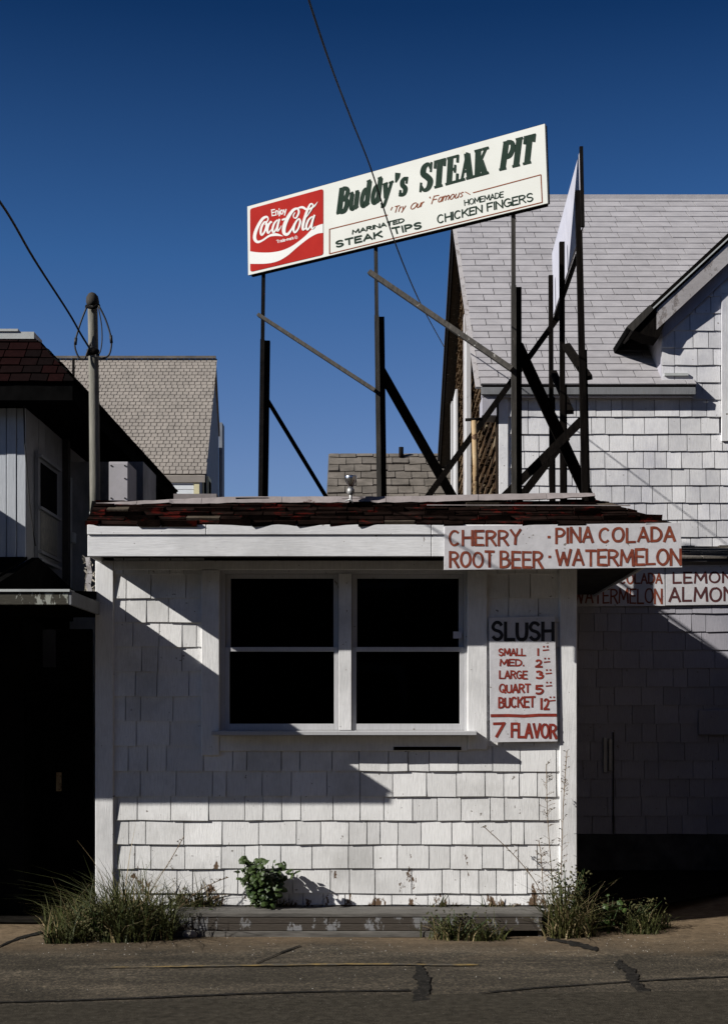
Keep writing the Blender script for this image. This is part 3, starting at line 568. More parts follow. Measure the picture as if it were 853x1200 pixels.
q = [(573, 723.5), (650, 722), (653, 869), (574.5, 870)]
pb = hboard('price_board', board_white, q, 8.955, .012, 'upright white price board beside the window reading slush with sizes, prices and 7 flavor')
P5 = Plane((0, 8.955 * K, 0), (0, -1, 0))
def q5(x0, x1, yt, yb_, dy=0): return q4(x0, x1, yt, yb_, dy, (560, 710), 7.055)
m = MB(); text(m, P5, 'SLUSH', *q5(120, 618, 126, 292), 3.9, wob=.02, gap=.28); m.build('heading', black_brush, pb)
m = MB()
for wd_, x0, x1, yt, yb_, w_ in (('SMALL', 172, 388, 350, 416, 1.7), ('1', 485, 505, 350, 415, 2.2), ('MED.', 182, 376, 438, 500, 1.7), ('2', 476, 524, 442, 512, 2.3), ('LARGE', 178, 402, 533, 606, 1.8), ('3', 476, 536, 533, 606, 2.3),
                          ('QUART', 178, 428, 642, 722, 2.0), ('5', 476, 536, 650, 732, 2.4), ('BUCKET', 172, 466, 752, 848, 2.2), ('1', 514, 530, 762, 862, 2.5), ('2', 545, 582, 762, 862, 2.4)):
    text(m, P5, wd_, *q5(x0, x1, yt, yb_, -6 if 'BUCK' in wd_ else 0), w_, wob=.02)
for yc, xc in ((352, 558), (450, 568), (545, 582), (648, 584), (770, 612)):
    for dx in (-16, 14): ribbon(m, P5, [cr((560, 710), 7.055, (xc + dx - 7, yc - 14)) + (1.9,), cr((560, 710), 7.055, (xc + dx + 7, yc - 15)) + (1.9,)], .0016)
    ribbon(m, P5, [cr((560, 710), 7.055, (xc - 26, yc + 16)) + (1.5,), cr((560, 710), 7.055, (xc + 26, yc + 11)) + (1.5,)], .0016)
m.build('price_lettering', deep_red, pb)
m = MB(); ribbon(m, P5, [cr((560, 710), 7.055, p) + (3.6,) for p in ((102, 908), (250, 906), (380, 911), (500, 903), (648, 903))], .0016)
text(m, P5, '7', *q5(132, 214, 960, 1090), 3.2, wob=.01); text(m, P5, 'FLAVOR', *q5(278, 643, 965, 1095, 8), 3.0, wob=.02, gap=.24)
m.build('flavor_lettering', deep_red, pb)

# ============================================================ STEP, FLOODLIGHT
step = thing('wooden_step', 'long low timber step with peeling grey paint in front of the stand', 'step', (XX(418, 8.8), 8.8 * K, 0))
sx0, sx1, sy = XX(200, 8.70), XX(636, 8.70), 8.70 * K
for i in range(2): box('top_board', step_top, step, sx0 + (0, .0)[i], sx1, sy + .0 + i * .17, sy + .166 + i * .17, .138, .166 + i * .003, .003)
for xa, xb, z0, z1, mt in ((200.5, 385, .092, .1365, 0), (385.6, 635, .092, .1365, 0), (201, 636, .044, .090, 0), (200, 590, .0, .042, 1)):
    box('front_board', (step_wood, step_top)[mt], step, XX(xa, 8.70), XX(xb, 8.70), sy + .004 + mt * -.008, sy + .03, z0, z1, .003)
box('end_board', step_top, step, sx0 + .005, sx0 + .03, sy + .032, sy + .33, 0, .137, .002)
box('end_board', step_top, step, sx1 - .03, sx1 - .005, sy + .032, sy + .33, 0, .137, .002)

fl = thing('floodlight', 'small silver lamp standing up from the stand roof edge', 'lamp', tuple(W(411, 590, 8.86)))
p0 = W(411, 592, 8.86)
def zy(y): return W(411, y, 8.86)
MB().tube([zy(592), zy(584), zy(578)], [.010, .010, .012], 8).build('stem', galv, fl, True)
MB().tube([zy(580), zy(577.5), zy(574), zy(571)], [.014, .026, .026, .016], 10).build('socket', galv, fl, True)
MB().tube([zy(572), zy(568), zy(563), zy(559), zy(557.5)], [.014, .024, .040, .045, .040], 14).build('reflector', chrome, fl, True)
MB().tube([W(405, 587, 8.86), W(411, 585, 8.84), W(414, 590, 8.84)], .006, 6).build('bracket', galv, fl, True)

# ============================================================ ROOFTOP BILLBOARDS
SA = W(290.5, 282, 10.70); SB = W(639.5, 191.5, 9.2)
dirv = Vector((SB.x - SA.x, SB.y - SA.y, 0)).normalized(); nrm = Vector((dirv.y, -dirv.x, 0))
PS = Plane(SA, nrm)
bill = thing('rooftop_billboard', 'long cream rooftop billboard with red soft drink panel and green steak pit lettering', 'billboard', tuple(W(437, 590, 9.9)))
quad = [(290, 242), (638, 145), (641.5, 238), (291, 322.5)]
cor = [PS.at(*q_) for q_ in quad]
MB().prism(cor, nrm * -.018).build('panel', sign_cream, bill)
panel = bill.children[0]
# red drink panel with rounded corners
def rquad(c, r):
    out = []
    for i in range(4):
        p, a_, b_2 = Vector(c[i]), Vector(c[i - 1]), Vector(c[(i + 1) % 4]); da = (a_ - p).normalized() * r; db = (b_2 - p).normalized() * r
        for t in (0, .3, .5, .7, 1): out.append(p + da * (1 - t) ** 2 + db * t ** 2)
    return out
red = rquad([(293.5, 244.8), (379, 221.3), (379, 298.6), (293.7, 318.8)], 3)
m = MB(); m.prism([PS.at(p[0], p[1], .0035) for p in red], nrm * -.0033); rp = m.build('drink_panel', sign_red, panel)
def A_(p): return (290 + p[0] / 8.979, 230 + p[1] / 8.979)
wave_t = [(30, 580), (120, 592), (250, 592), (370, 570), (480, 520), (600, 430), (680, 350), (740, 310), (799, 291)]
wave_b = [(30, 712), (200, 710), (320, 685), (420, 630), (520, 545), (600, 480), (670, 430), (740, 395), (799, 386)]
wt = catmull(wave_t, 5); wb2 = catmull(wave_b, 5); m = MB()
n = len(wt); v = [PS.at(*A_(p), .0045) for p in wt] + [PS.at(*A_(p), .0045) for p in wb2]
m.add(v, [(i, i + 1, n + i + 1, n + i) for i in range(n - 1)])
m.build('wave', sign_white, panel)
m = MB()
logo = [
 [(222, 234, 10), (207, 217, 20), (165, 238, 28), (118, 310, 30), (86, 390, 33), (82, 450, 33), (112, 482, 26), (165, 464, 18), (230, 420, 20), (285, 405, 28), (330, 408, 22), (378, 421, 3)],
 [(218, 222, 12), (222, 245, 14), (205, 278, 12), (188, 300, 7)],
 [(193, 268, 16), (160, 310, 22), (144, 375, 22), (156, 410, 18), (186, 372, 18), (206, 305, 20), (193, 268, 16)],
 [(206, 300, 8), (225, 290, 7), (250, 262, 9)],
 [(263, 268, 18), (236, 290, 20), (215, 345, 24), (224, 388, 20), (252, 360, 10), (275, 325, 6)],
 [(325, 248, 12), (290, 285, 20), (270, 345, 22), (281, 384, 18), (310, 340, 14), (333, 262, 10)],
 [(344, 240, 18), (324, 310, 22), (322, 365, 20), (345, 345, 10), (365, 310, 6)],
 [(368, 250, 16), (385, 246, 18), (402, 234, 12)],
 [(495, 228, 8), (520, 228, 16), (547, 170, 20), (530, 132, 20), (484, 152, 28), (430, 230, 36), (394, 320, 38), (392, 388, 34), (428, 402, 26), (470, 350, 18), (500, 285, 8)],
 [(496, 232, 8), (490, 205, 12), (508, 172, 9)],
 [(535, 128, 12), (585, 118, 24), (630, 142, 20), (675, 128, 16), (712, 104, 14), (745, 60, 3)],
 [(545, 240, 14), (508, 290, 22), (492, 350, 22), (506, 383, 18), (540, 345, 18), (562, 272, 20), (545, 240, 14)],
 [(690, 82, 14), (664, 92, 18), (626, 180, 26), (594, 290, 28), (590, 352, 22), (615, 340, 12), (632, 310, 6)],
 [(690, 82, 12), (696, 108, 16), (650, 190, 10), (620, 230, 8)],
 [(692, 214, 12), (652, 250, 20), (626, 318, 22), (640, 354, 18), (668, 315, 14), (698, 232, 10)],
 [(714, 198, 18), (690, 270, 22), (682, 330, 20), (698, 340, 12), (718, 318, 5)],
]
for i, st in enumerate(logo):
    ribbon(m, PS, catmull([A_(p) + (p[2] / 8.979 * 1.04,) for p in st], 5), .0045 + .0003 * i)
text(m, PS, 'Enjoy', *[A_(p) for p in ((266, 212), (412, 186), (410, 118), (258, 140))], 1.25, off=.0045, gap=.2)
text(m, PS, 'Trade-mark', *[A_(p) for p in ((318, 496), (492, 454), (488, 424), (310, 462))], .62, off=.0045, gap=.2)
ribbon(m, PS, catmull([A_(p) + (.5,) for p in arc(516, 434, 13, 15, 0, 360, 9)], 3), .0045); ribbon(m, PS, [A_((512, 440)) + (.6,), A_((518, 428)) + (.6,)], .0048)
m.build('drink_lettering', sign_white, panel)
m = MB()
def B_(p): return (385 + p[0] / 8.53, 180 + p[1] / 8.53)
def D_(p): return (480 + p[0] / 5.331, 145 + p[1] / 5.331)
text(m, PS, "Buddy's", B_((92, 618)), B_((765, 425)), B_((800, 148)), B_((128, 330)), 5.1, off=.002, gap=.34, font=SL)
text(m, PS, "STEAK", D_((66, 436)), D_((478, 322)), D_((482, 140)), D_((82, 246)), 5.1, off=.002, gap=.24, font=SL)
text(m, PS, "PIT", D_((566, 300)), D_((762, 252)), D_((782, 56)), D_((594, 104)), 5.2, off=.002, gap=.22, font=SL)
text(m, PS, 'MARINATED', B_((240, 810)), B_((752, 690)), B_((752, 640)), B_((240, 762)), 1.4, off=.002, gap=.22)
text(m, PS, 'STEAK', B_((78, 945)), B_((535, 840)), B_((530, 768)), B_((74, 872)), 2.05, off=.002, gap=.26)
text(m, PS, 'TIPS', B_((655, 812)), B_((925, 752)), B_((925, 678)), B_((632, 738)), 2.05, off=.002, gap=.28)
text(m, PS, 'HOMEMADE', *[(380 + x_ / 3.159, 150 + y_ / 3.159) for x_, y_ in ((520, 289), (662, 257), (662, 234), (518, 266))], 1.1, off=.002, gap=.2)
for wd_, pts_ in (('CHICKEN', ((420, 356), (583, 314), (583, 284), (418, 322))), ('FINGERS', ((604, 310), (772, 272), (770, 238), (602, 278)))):
    text(m, PS, wd_, *[(380 + x_ / 3.159, 150 + y_ / 3.159) for x_, y_ in pts_], 1.65, off=.002, gap=.22)
m.build('lettering', sign_green, panel)
m = MB()
def F_(p): return (450 + p[0] / 7.755, 200 + p[1] / 7.755)
script = [[(735, 192), (760, 205), (782, 218)], [(78, 330), (68, 345), (62, 362)], [(420, 236), (414, 246), (424, 250)]]
for i, st in enumerate(script): ribbon(m, PS, catmull([F_(p) + (1.0,) for p in st], 4), .002 + .0002 * (i % 6))
for wd_, bx in (('Try', ((84, 388), (182, 362), (204, 300), (104, 322))), ('Our', ((234, 360), (350, 326), (374, 262), (258, 296))), ('Famous', ((430, 306), (708, 240), (736, 172), (456, 228)))):
    text(m, PS, wd_, *[F_(p) for p in bx], 1.05, off=.002, gap=.22)
Z3 = lambda x_, y_: (380 + x_ / 3.159, 150 + y_ / 3.159)
for i, (p, q_) in enumerate((((20, 375), (235, 322)), ((550, 240), (801, 173)), ((801, 172), (806, 276)), ((807, 275), (19, 466)), ((20, 467), (20, 374)))):
    ribbon(m, PS, [Z3(*p) + (1.1,), Z3(*q_) + (1.1,)], .0021 + .0002 * i)
m.build('script_lettering', sign_brown, panel)
m = MB()
e_ = nrm * .004
for i in range(4):
    a_, b_2 = cor[i], cor[(i + 1) % 4]; m.beam(a_.lerp((cor[0] + cor[2]) / 2, .014) - nrm * .03, b_2.lerp((cor[0] + cor[2]) / 2, .014) - nrm * .03, .03, .02, nrm)
m.build('frame', black_iron, panel)
# posts
def on_sign(x, y, back=.06):
    return PS.at(x, y, -back)
ROOFZ = rz
def drop(p, q):
    """extend the segment p->q until it meets the roof top"""
    t = (ROOFZ - p.z) / (q.z - p.z); return p + (q - p) * t
posts = []
for xt, yt_, xb, y_thick, wth in ((303.5, 300, 305.5, 398, .075), (434.5, 262, 444, 370, .082), (596, 225, 602, 335, .085)):
    top = on_sign(xt, yt_); yb_ = top.y / K; low = W(xb, 575, yb_); bot = drop(top, low)
    MB().beam(top, bot, .030, .03).build('post', grey_wood if xt > 400 else black_iron, bill)
    k = (bot - top); s_ = W(xt, y_thick, yb_); t_ = (s_.z - top.z) / k.z; s_ = top + k * t_
    o_ = Vector((.035, .05, 0))
    MB().beam(s_ + o_, bot + o_, wth * .62, .05).build('post', dark_wood, bill)
    MB().beam(s_ - Vector((.0, .004, 0)), bot - Vector((.0, .004, 0)), .036, .034).build('post', (grey_wood, black_iron)[xt < 400], bill)
    posts.append(yb_)
pa, pm, pc = posts
def brace(x0, y0, b0, x1, y1, b1, w, mat, to_roof=False, th=.035, par=bill):
    p, q_ = W(x0, y0, b0), W(x1, y1, b1)
    if to_roof: q_ = drop(p, q_)
    MB().beam(p, q_, w, th).build('brace', mat, par)
brace(303, 369, pa - .03, 440, 458, pm - .05, .028, grey_wood)
brace(310, 463, pa, 376, 572, pa + .6, .034, dark_wood, True)
brace(433, 319, pm - .05, 600, 433, pc - .07, .038, grey_wood)
brace(446, 434, pm + .02, 523, 570, pm + .35, .075, dark_wood, True)
bill2 = thing('rooftop_billboard', 'narrow edge-on rooftop billboard seen from its pale back, right of the steak pit sign', 'billboard', tuple(W(660, 590, 10)))
TR2 = W(679.5, 175, 9.2); BR2 = W(681.5, 267, 9.2); BL2 = W(648, 369, 11.56); TL2 = W(646.5, 297, 11.56)
n2 = (BL2 - BR2).cross(TR2 - BR2).normalized()
if n2.x > 0: n2 = -n2
MB().prism([TL2, TR2, BR2, BL2], -n2 * .012).build('panel', sign_back, bill2)
MB().beam(TR2 + Vector((.004, -.02, .01)), BR2 + Vector((.004, -.02, 0)), .024, .03).build('trim', black_iron, bill2)
def post2(xt, yt_, xb, yb_, w, mat, extra=None):
    top = W(xt, yt_, yb_); bot = drop(top, W(xb, 575, yb_)); MB().beam(top, bot, w, .045).build('post', mat, bill2)
    if extra:
        k = bot - top; s_ = top + k * extra; MB().beam(s_ + Vector((.012, .03, 0)), bot + Vector((.012, .03, 0)), w * 1.25, .045).build('post', dark_wood, bill2)
post2(677, 224, 685, 9.27, .044, dark_wood, .5)
post2(658, 284, 659, 10.2, .040, dark_wood, .5)
post2(645, 323, 646, 11.3, .038, dark_wood, .45)
brace(606, 405, pc + .05, 684, 572, pc + .5, .085, dark_wood, True, par=bill2)
brace(655, 370, 10.9, 520, 556, 9.9, .045, dark_wood, True, par=bill2)
brace(676, 300, 9.4, 648, 380, 11.0, .02, black_iron, par=bill2)
brace(681, 493, 9.3, 600, 573, 9.6, .062, dark_wood, True, par=bill2)
brace(664, 512, 10.0, 618, 572, 10.1, .062, dark_wood, True, par=bill2)
brace(663, 405, 10.1, 689, 443, 9.5, .062, dark_wood, par=bill2)
brace(648, 436, 11.2, 668, 483, 10.3, .055, dark_wood, par=bill2)

# tan vent pipe with a T top
vp = thing('vent_pipe', 'rusty tan pipe with a flat cross bar on top standing behind the roof edge', 'pipe', tuple(W(556, 590, 9.7)))
MB().tube([W(558, 600, 9.7), W(557, 540, 9.7), W(555, 493, 9.7)], [.024, .023, .020], 10).build('pipe', tan_pipe, vp, True)
MB().tube([W(545, 492, 9.7), W(565, 491, 9.7)], .012, 8).build('cross_bar', black_iron, vp, True)

# ============================================================ MAST, WIRES, METER BOX
mast = thing('utility_mast', 'weathered grey service pole with a cap and looped cables beside the stand', 'pole', tuple(W(113, 652, 9.1)))
MB().tube([W(112.5, 648, 9.1), W(111.5, 560, 9.1), W(110.5, 450, 9.1), W(109, 362, 9.1), W(109, 356, 9.1)], [.037, .037, .036, .035, .035], 14).build('pole', pole_mat, mast, True)
MB().tube([W(109, 359, 9.1), W(109, 354, 9.1), W(108.5, 348, 9.1), W(108, 344, 9.1), W(108, 342.5, 9.1)], [.040, .047, .042, .024, .005], 14).build('cap', grey_wood, mast, True)
MB().tube([W(101, 359, 9.05), W(109, 361, 9.04), W(117, 357, 9.05)], .012, 8).build('insulator_clamp', black_iron, mast, True)
MB().tube([W(109.5, 410, 9.1), W(109.5, 414, 9.1), W(109.5, 417, 9.1)], [.045, .046, .044], 12).build('strap', black_iron, mast, True)
for zz in (640, 600): MB().tube([W(112, zz, 9.1), W(112, zz + 4, 9.1)], [.042, .042], 12).build('strap', galv, mast, True)
loops = [[(102, 360), (95, 378), (89, 398), (88.5, 408), (93, 419), (99, 421), (103, 412), (107, 402), (109, 408)],
         [(116, 358), (124, 374), (130, 393), (131, 404), (128, 416), (120, 420), (112, 417)],
         [(115.5, 360), (119, 378), (120, 392), (119.5, 404), (117, 414), (112, 416)]]
for i, lp in enumerate(loops):
    MB().tube([W(p[0], p[1], 9.03) for p in catmull([(float(a), float(b)) for a, b in lp], 4)], .0065 if i < 2 else .0045, 6).build('cable_loop', cable, mast, True)
MB().tube([W(89.5, 396, 9.03), W(88.7, 404, 9.03)], .011, 6).build('splice', cable, mast, True)
MB().tube([W(130.2, 393, 9.03), W(131, 402, 9.03)], .011, 6).build('splice', cable, mast, True)
def wire(pts, r, label, name='overhead_wire'):
    c = catmull([tuple(map(float, p)) for p in pts], 6)
    tag(MB().tube([W(p[0], p[1], p[2]) for p in c], r, 6).build(name, cable, None, True), label, 'wire')
wire([(-60, 165, 6.5), (0, 236, 7.2), (40, 303, 8.0), (80, 365, 8.6), (96, 393, 8.85), (108, 412, 9.04)], .0075, 'thick black overhead wire running down to the service pole on the left')
wire([(350, -45, 5.4), (362, 0, 5.8), (386, 72, 6.6), (411, 138, 7.6), (434, 196, 8.4), (462, 282, 9.2), (490, 350, 10.8), (520, 406, 15.4)], .0052, 'thin black wire crossing in front of the steak pit sign')
eb = thing('meter_box', 'grey metal electrical box on the stand roof next to the service pole', 'electrical box', (XX(142, 9.4), 9.4 * K, rz))
bx0, bx1 = XX(128, 9.4), XX(150.5, 9.4)
box('body', box_metal, eb, bx0, bx1, 9.4 * K, 9.72 * K, rz + .002, ZZ(541, 9.4), .004)
MB().box(bx0 + .002, bx1 - .002, 9.4 * K - .008, 9.4 * K - .0005, rz + .012, ZZ(543, 9.4)).build('cover', box_metal, eb, bevel=.002)
for x_, y_ in ((131, 546), (147, 546), (131, 584), (147, 584), (147, 561)): MB().tube([W(x_, y_, 9.4) + Vector((0, -.009, 0)), W(x_, y_, 9.4) + Vector((0, -.014, 0))], .006, 6).build('screw', black_iron, eb)

# ============================================================ LEFT BUILDING
lb = thing('mansard_shop', 'neighbouring shop with pale plank wall and dark red mansard roof at the left edge', 'building', (-4, 9.64 * K, 0))
LX = XX(31, 9.64); LY = 9.64 * K; zc = ZZ(478, 9.64)
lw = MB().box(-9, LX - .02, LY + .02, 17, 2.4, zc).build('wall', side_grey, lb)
MB().box(-9, LX - .021, LY + .021, 17, 0, 2.398).build('lower_wall', shade_black, lb)  # near black: the porch shade is put into the lower wall's colour
x_ = LX
pls = [LX, LX - .072, LX - .148, LX - .225, LX - .36, LX - .50, LX - 1.06]
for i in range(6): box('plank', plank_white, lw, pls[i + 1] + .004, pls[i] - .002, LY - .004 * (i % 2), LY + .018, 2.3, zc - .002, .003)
# side boards
yy = LY
while yy < 12.7:
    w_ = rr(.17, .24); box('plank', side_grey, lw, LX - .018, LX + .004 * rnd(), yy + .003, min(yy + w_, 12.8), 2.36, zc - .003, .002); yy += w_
wy0, wy1 = 9.91 * K, 10.4 * K
sw_ = box('window', side_grey, lb, LX + .006, LX + .035, wy0 - .07, wy1 + .07, 2.72, 3.55)
MB().box(LX + .036, LX + .04, wy0, wy1, 3.12, 3.47).build('pane', interior, sw_); MB().box(LX + .036, LX + .042, wy0, wy1, 2.8, 3.09).build('pane', blind_m, sw_)
for z_ in (2.70, 2.76, 3.10, 3.5): MB().box(LX + .036, LX + .062, wy0 - .07, wy1 + .07, z_, z_ + .022).build('sash_rail', side_grey, sw_)
MB().box(LX - .016, LX + .05, 10.72 * K, 10.80 * K, 2.4, zc - .004).build('corner_post', under_dark, lb)
MB().tube([W(28, 455, 9.6), W(29.5, 520, 9.6), W(35, 590, 9.62), W(42, 640, 9.66)], .006, 6).build('cable', cable, lb)
# mansard
MX = -2.29; MY = 9.42 * K; mz0 = ZZ(478, 9.64); mz1 = ZZ(446, 9.42); MTX = -2.65; MTY = 9.72 * K; mzt = ZZ(398, 9.72)
mans = MB(); mans.box(-9, MX, MY, 17.5, mz0 + .003, mz1)
mans.add([Vector(p) for p in ((-9, MY, mz1), (MX, MY, mz1), (MTX, MTY, mzt), (-9, MTY, mzt), (MX, 17.5, mz1), (MTX, 17.5, mzt))], [(0, 1, 2, 3), (1, 4, 5, 2), (3, 2, 5)])
mans = mans.build('mansard', black_felt, lb)
Vm = Vector((0, MTY - MY, mzt - mz1)); lm = Vm.length; Nm = Vector((0, -Vm.z, Vm.y)).normalized(); hs = (MTX - MX) / lm
field('roof_shingle', mans, dark_red, (0, MY, mz1), (1, 0, 0), Vm, Nm, -4.2, MX + .01, -.02, lm, .10, .1, .17, .014, .004, clips=[(1, -hs, MX + .01)], gap=.008)
Vm2 = Vector((MTX - MX, 0, mzt - mz1)); lm2 = Vm2.length; Nm2 = Vector((Vm2.z, 0, -Vm2.x)).normalized()
field('roof_shingle', mans, black_felt, (MX, 0, mz1), (0, 1, 0), Vm2, Nm2, MY + .04, 16.5, -.02, lm2, .12, .2, .3, .03, .004, clips=[(-1, (MTY - MY) / lm2, -MY)], gap=.01, jag=.012, limit=80)
MB().box(-9, MTX - .0, MTY - .02, MTY + .25, mzt + .002, mzt + .055).build('cap_board', cap_white, lb)
MB().box(-9, MTX - .12, MTY - .03, MTY + .2, mzt + .057, mzt + .075).build('cap_board', cap_white, lb)
MB().tube([W(86.5, 447, 10.9), W(86.5, 420, 10.9)], .012, 6).build('vent_stub', black_iron, lb)
# porch roof over the alley
ly0 = 8.19 * K; lx1 = -2.012
pr = MB(); zf = ZZ(692, 8.19)
pr.prism([(-9, ly0, zf), (lx1, ly0, zf), (lx1, 9.0 * K, zf + .07), (lx1, 9.62 * K, zf + .13), (-9, 9.62 * K, zf + .13)], (0, 0, -.05))
pr = pr.build('porch_roof', black_felt, lb)
MB().prism([(-9, 8.5 * K, zf + .06), (LX + .02, 8.5 * K, zf + .06), (LX + .02, 9.6 * K, 2.70), (-9, 9.6 * K, 2.70)], (0, 0, -.02)).build('roof_ramp', black_felt, lb)
MB().prism([(LX + .045, 8.55 * K, 2.3), (LX + .045, 8.55 * K, zf + .07), (LX + .045, LY, 2.70), (LX + .045, 10.72 * K, 2.56), (LX + .045, 10.72 * K, 2.3)], (.05, 0, 0)).build('wall_foot_darkness', black_felt, lb)  # black piece drawn in for the darkness at the side wall's foot
ledge_m = paint('rotten_ledge_paint', (.30, .31, .27), wood=(.05, .045, .032), dirt=(.05, .05, .035), chip=.44, grain=(1.2, 8, 8))
box('fascia_board', ledge_m, lb, -5, lx1, ly0 - .022, ly0 - .001, ZZ(709, 8.19), zf - .012, .003)
box('fascia_board', side_grey, lb, lx1 + .001, lx1 + .02, ly0 - .02, 8.98 * K, ZZ(709, 8.19), zf - .004, .002)
MB().box(-5, lx1 + .01, ly0 - .035, ly0 + .12, zf - .010, zf + .006).build('drip_edge', cap_white, lb)
MB().box(-9, lx1, ly0 + .001, 9.6 * K, ZZ(709, 8.19) + .03, ZZ(709, 8.19) + .045).build('porch_soffit', black_felt, lb)
# unseen block added left on the porch roof; its corner shades the plank wall
dm_ = MB().box(-5.4, -3.62, 8.6 * K, 9.6 * K, zf + .1, 3.53).build('added_shade_block', shade_black, lb)
# dim door and panels under the porch
for a_, b_2 in ((22, 36), (42, 66)): box('panel', surf('dim_panel%d' % a_, (.05, .05, .055), (.07, .07, .075), 5, .9, .1, vary=0), lb, XX(a_, 9.63), XX(b_2, 9.63), 9.60 * K, 9.635 * K, ZZ(782, 9.63), ZZ(735, 9.63)) if b_2 < 31 else None
dd = box('alley_door', shade_black, lb, XX(40, 10.2), XX(108, 10.2), 10.2 * K, 10.24 * K, 0, 2.2, .004)
box('door_panel', surf('dim_door_panel', (.03, .03, .034), (.045, .045, .05), 5, .9, .1, vary=0), dd, XX(47, 10.2), XX(66, 10.2), 10.2 * K - .012, 10.2 * K - .001, ZZ(782, 10.2), ZZ(738, 10.2), .002)
box('handle', tan_pipe, dd, XX(67, 10.2), XX(73, 10.2), 10.2 * K - .03, 10.2 * K - .001, ZZ(927, 10.2), ZZ(905, 10.2), .003)
# tar paper shed wall behind the pole
ts = thing('tar_paper_shed', 'low shed wall wrapped in wrinkled black tar paper behind the service pole', 'shed', (-2.3, 11 * K, 0))
MB().box(XX(82, 11), XX(168, 11), 11 * K, 13.6, 0, ZZ(541, 11)).build('wall', tar_paper, ts)
box('batten', sash_white, ts, XX(82, 10.98), XX(84.5, 10.98), 10.97 * K, 10.995 * K, ZZ(690, 10.98), ZZ(560, 10.98))
box('outlet_box', cap_white, ts, XX(80, 10.9), XX(88, 10.9), 10.88 * K, 10.96 * K, ZZ(636, 10.9), ZZ(624, 10.9), .004)
# peeling strips of felt on the stand's left end
m = MB()
for i in range(26):
    x_, y_ = rr(98, 112), rr(655, 700); p = W(x_, y_, 9.15); d_ = Vector((rr(-1, 1), rr(-.6, .2), rr(-1, 1))) * .04; e_2 = Vector((rr(-1, 1), rr(-.5, .5), rr(-1, 1))) * .015
    m.add([p - d_, p + e_2, p + d_, p - e_2 + Vector((0, -.01, 0))], [(0, 1, 2, 3)])
o = m.build('peeling_scraps', surf('torn_felt', (.15, .14, .12), (.42, .38, .32), 12, .9, .2, vary=0), stand); o['kind'] = 'stuff'
m = MB()
pts = [(103, 653), (104, 662), (106, 672), (103.5, 684), (107, 697), (112, 704)]
for i in range(len(pts) - 1):
    p, q_ = W(*pts[i], 8.98), W(*pts[i + 1], 8.98); m.beam(p, q_, .025 + .02 * rnd(), .006)
m.build('peeling_edge', weather_board, stand)

# ============================================================ RIGHT HOUSE
rh = thing('shingled_house', 'large white shingled house with lilac grey roof and a cross gable behind the stand', 'house', (4, 12.6 * K, 0))
HX = 1.10; HY = 12.33 * K; EY = 12.25 * K; ez = 4.685; VX = .923; AY = 17.3 * K; az_ = 8.5; BYb = 24 * K; bz = 4.0
hw = MB()
hw.add([Vector(p) for p in ((HX + .02, HY + .02, 0), (HX + .02, HY + .02, 4.64), (HX + .02, AY, az_ - .12), (HX + .02, BYb - .3, 4.2), (HX + .02, BYb - .3, 0),
      (9, HY + .02, 0), (9, HY + .02, 4.64), (9, AY, az_ - .12), (9, BYb - .3, 4.2), (9, BYb - .3, 0))], [(0, 1, 2, 3, 4), (5, 9, 8, 7, 6), (0, 5, 6, 1), (3, 8, 9, 4)])
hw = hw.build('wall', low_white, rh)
# front shingles, upper wall and cross gable face
CGX, CGZ, sl_ = 2.31, 5.22, .93; CX = 2.67; APX = 5.3
cgw = MB(); zt_ = lambda x: CGZ + sl_ * (x - CGX) - .17
cgw.prism([(CX, HY + .019, 4.45), (APX, HY + .019, 4.45), (8, HY + .019, 4.45), (8, HY + .019, zt_(APX) - sl_ * (8 - APX)), (APX, HY + .019, zt_(APX)), (CX, HY + .019, zt_(CX))], (0, 3.5, 0))
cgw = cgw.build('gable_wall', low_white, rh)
win2 = (XX(854, 12.33), XX(854, 12.33) + 1.0, 4.15, 5.57)
field('shingle', hw, house_white, (0, HY, 0), (1, 0, 0), (0, 0, 1), (0, -1, 0), XX(595, 12.33), 4.1, 2.9, 4.62, .1655, .10, .24, .017, .004, holes=[(win2[0] - .085, win2[1], win2[2], win2[3])], gap=.007, jag=.003)
field('shingle', cgw, house_white, (0, HY, 0), (1, 0, 0), (0, 0, 1), (0, -1, 0), CX, 4.3, 4.555, 7, .1655, .10, .24, .017, .004, holes=[(win2[0] - .085, win2[1], win2[2], win2[3])], clips=[(-sl_, 1, CGZ - sl_ * CGX - .19)], gap=.007, jag=.003)
box('corner_board', house_white, rh, HX, XX(595, 12.33), HY - .03, HY + .01, 2.9, 4.63, .004)
box('side_corner_board', brown_shake, rh, HX - .02, HX - .001, HY - .028, HY + .12, 2.9, 4.63)
w2 = box('window', house_white, rh, win2[0] - .08, win2[0], HY - .03, HY - .001, win2[2], win2[3], .003)
MB().box(win2[0] - .08, win2[1], HY - .031, HY - .002, win2[3] + .002, win2[3] + .07).build('window_head', house_white, w2)
MB().box(win2[0] + .001, win2[1] - .02, HY + .01, HY + .014, win2[2], win2[3]).build('pane', gm_, w2)
MB().box(win2[0] + .001, win2[1] - .02, HY - .0, HY + .009, 4.84, 4.88).build('sash_rail', sash_white, w2)
# gable end (brown shakes)
O = (HX, 0, 0)
slf = (az_ - ez) / (AY - EY); slb = (az_ - bz) / (BYb - AY)
field('shake', hw, brown_shake, (HX + .015, 0, 0), (0, 1, 0), (0, 0, 1), (-1, 0, 0), HY + .02, BYb - 1.5, 3.0, az_ - .1, .145, .10, .22, .030, .004,
      clips=[(-slf, 1, ez - slf * EY - .15), (slb, 1, az_ + slb * AY - .15)], gap=.010, jag=.010, curl=.02)
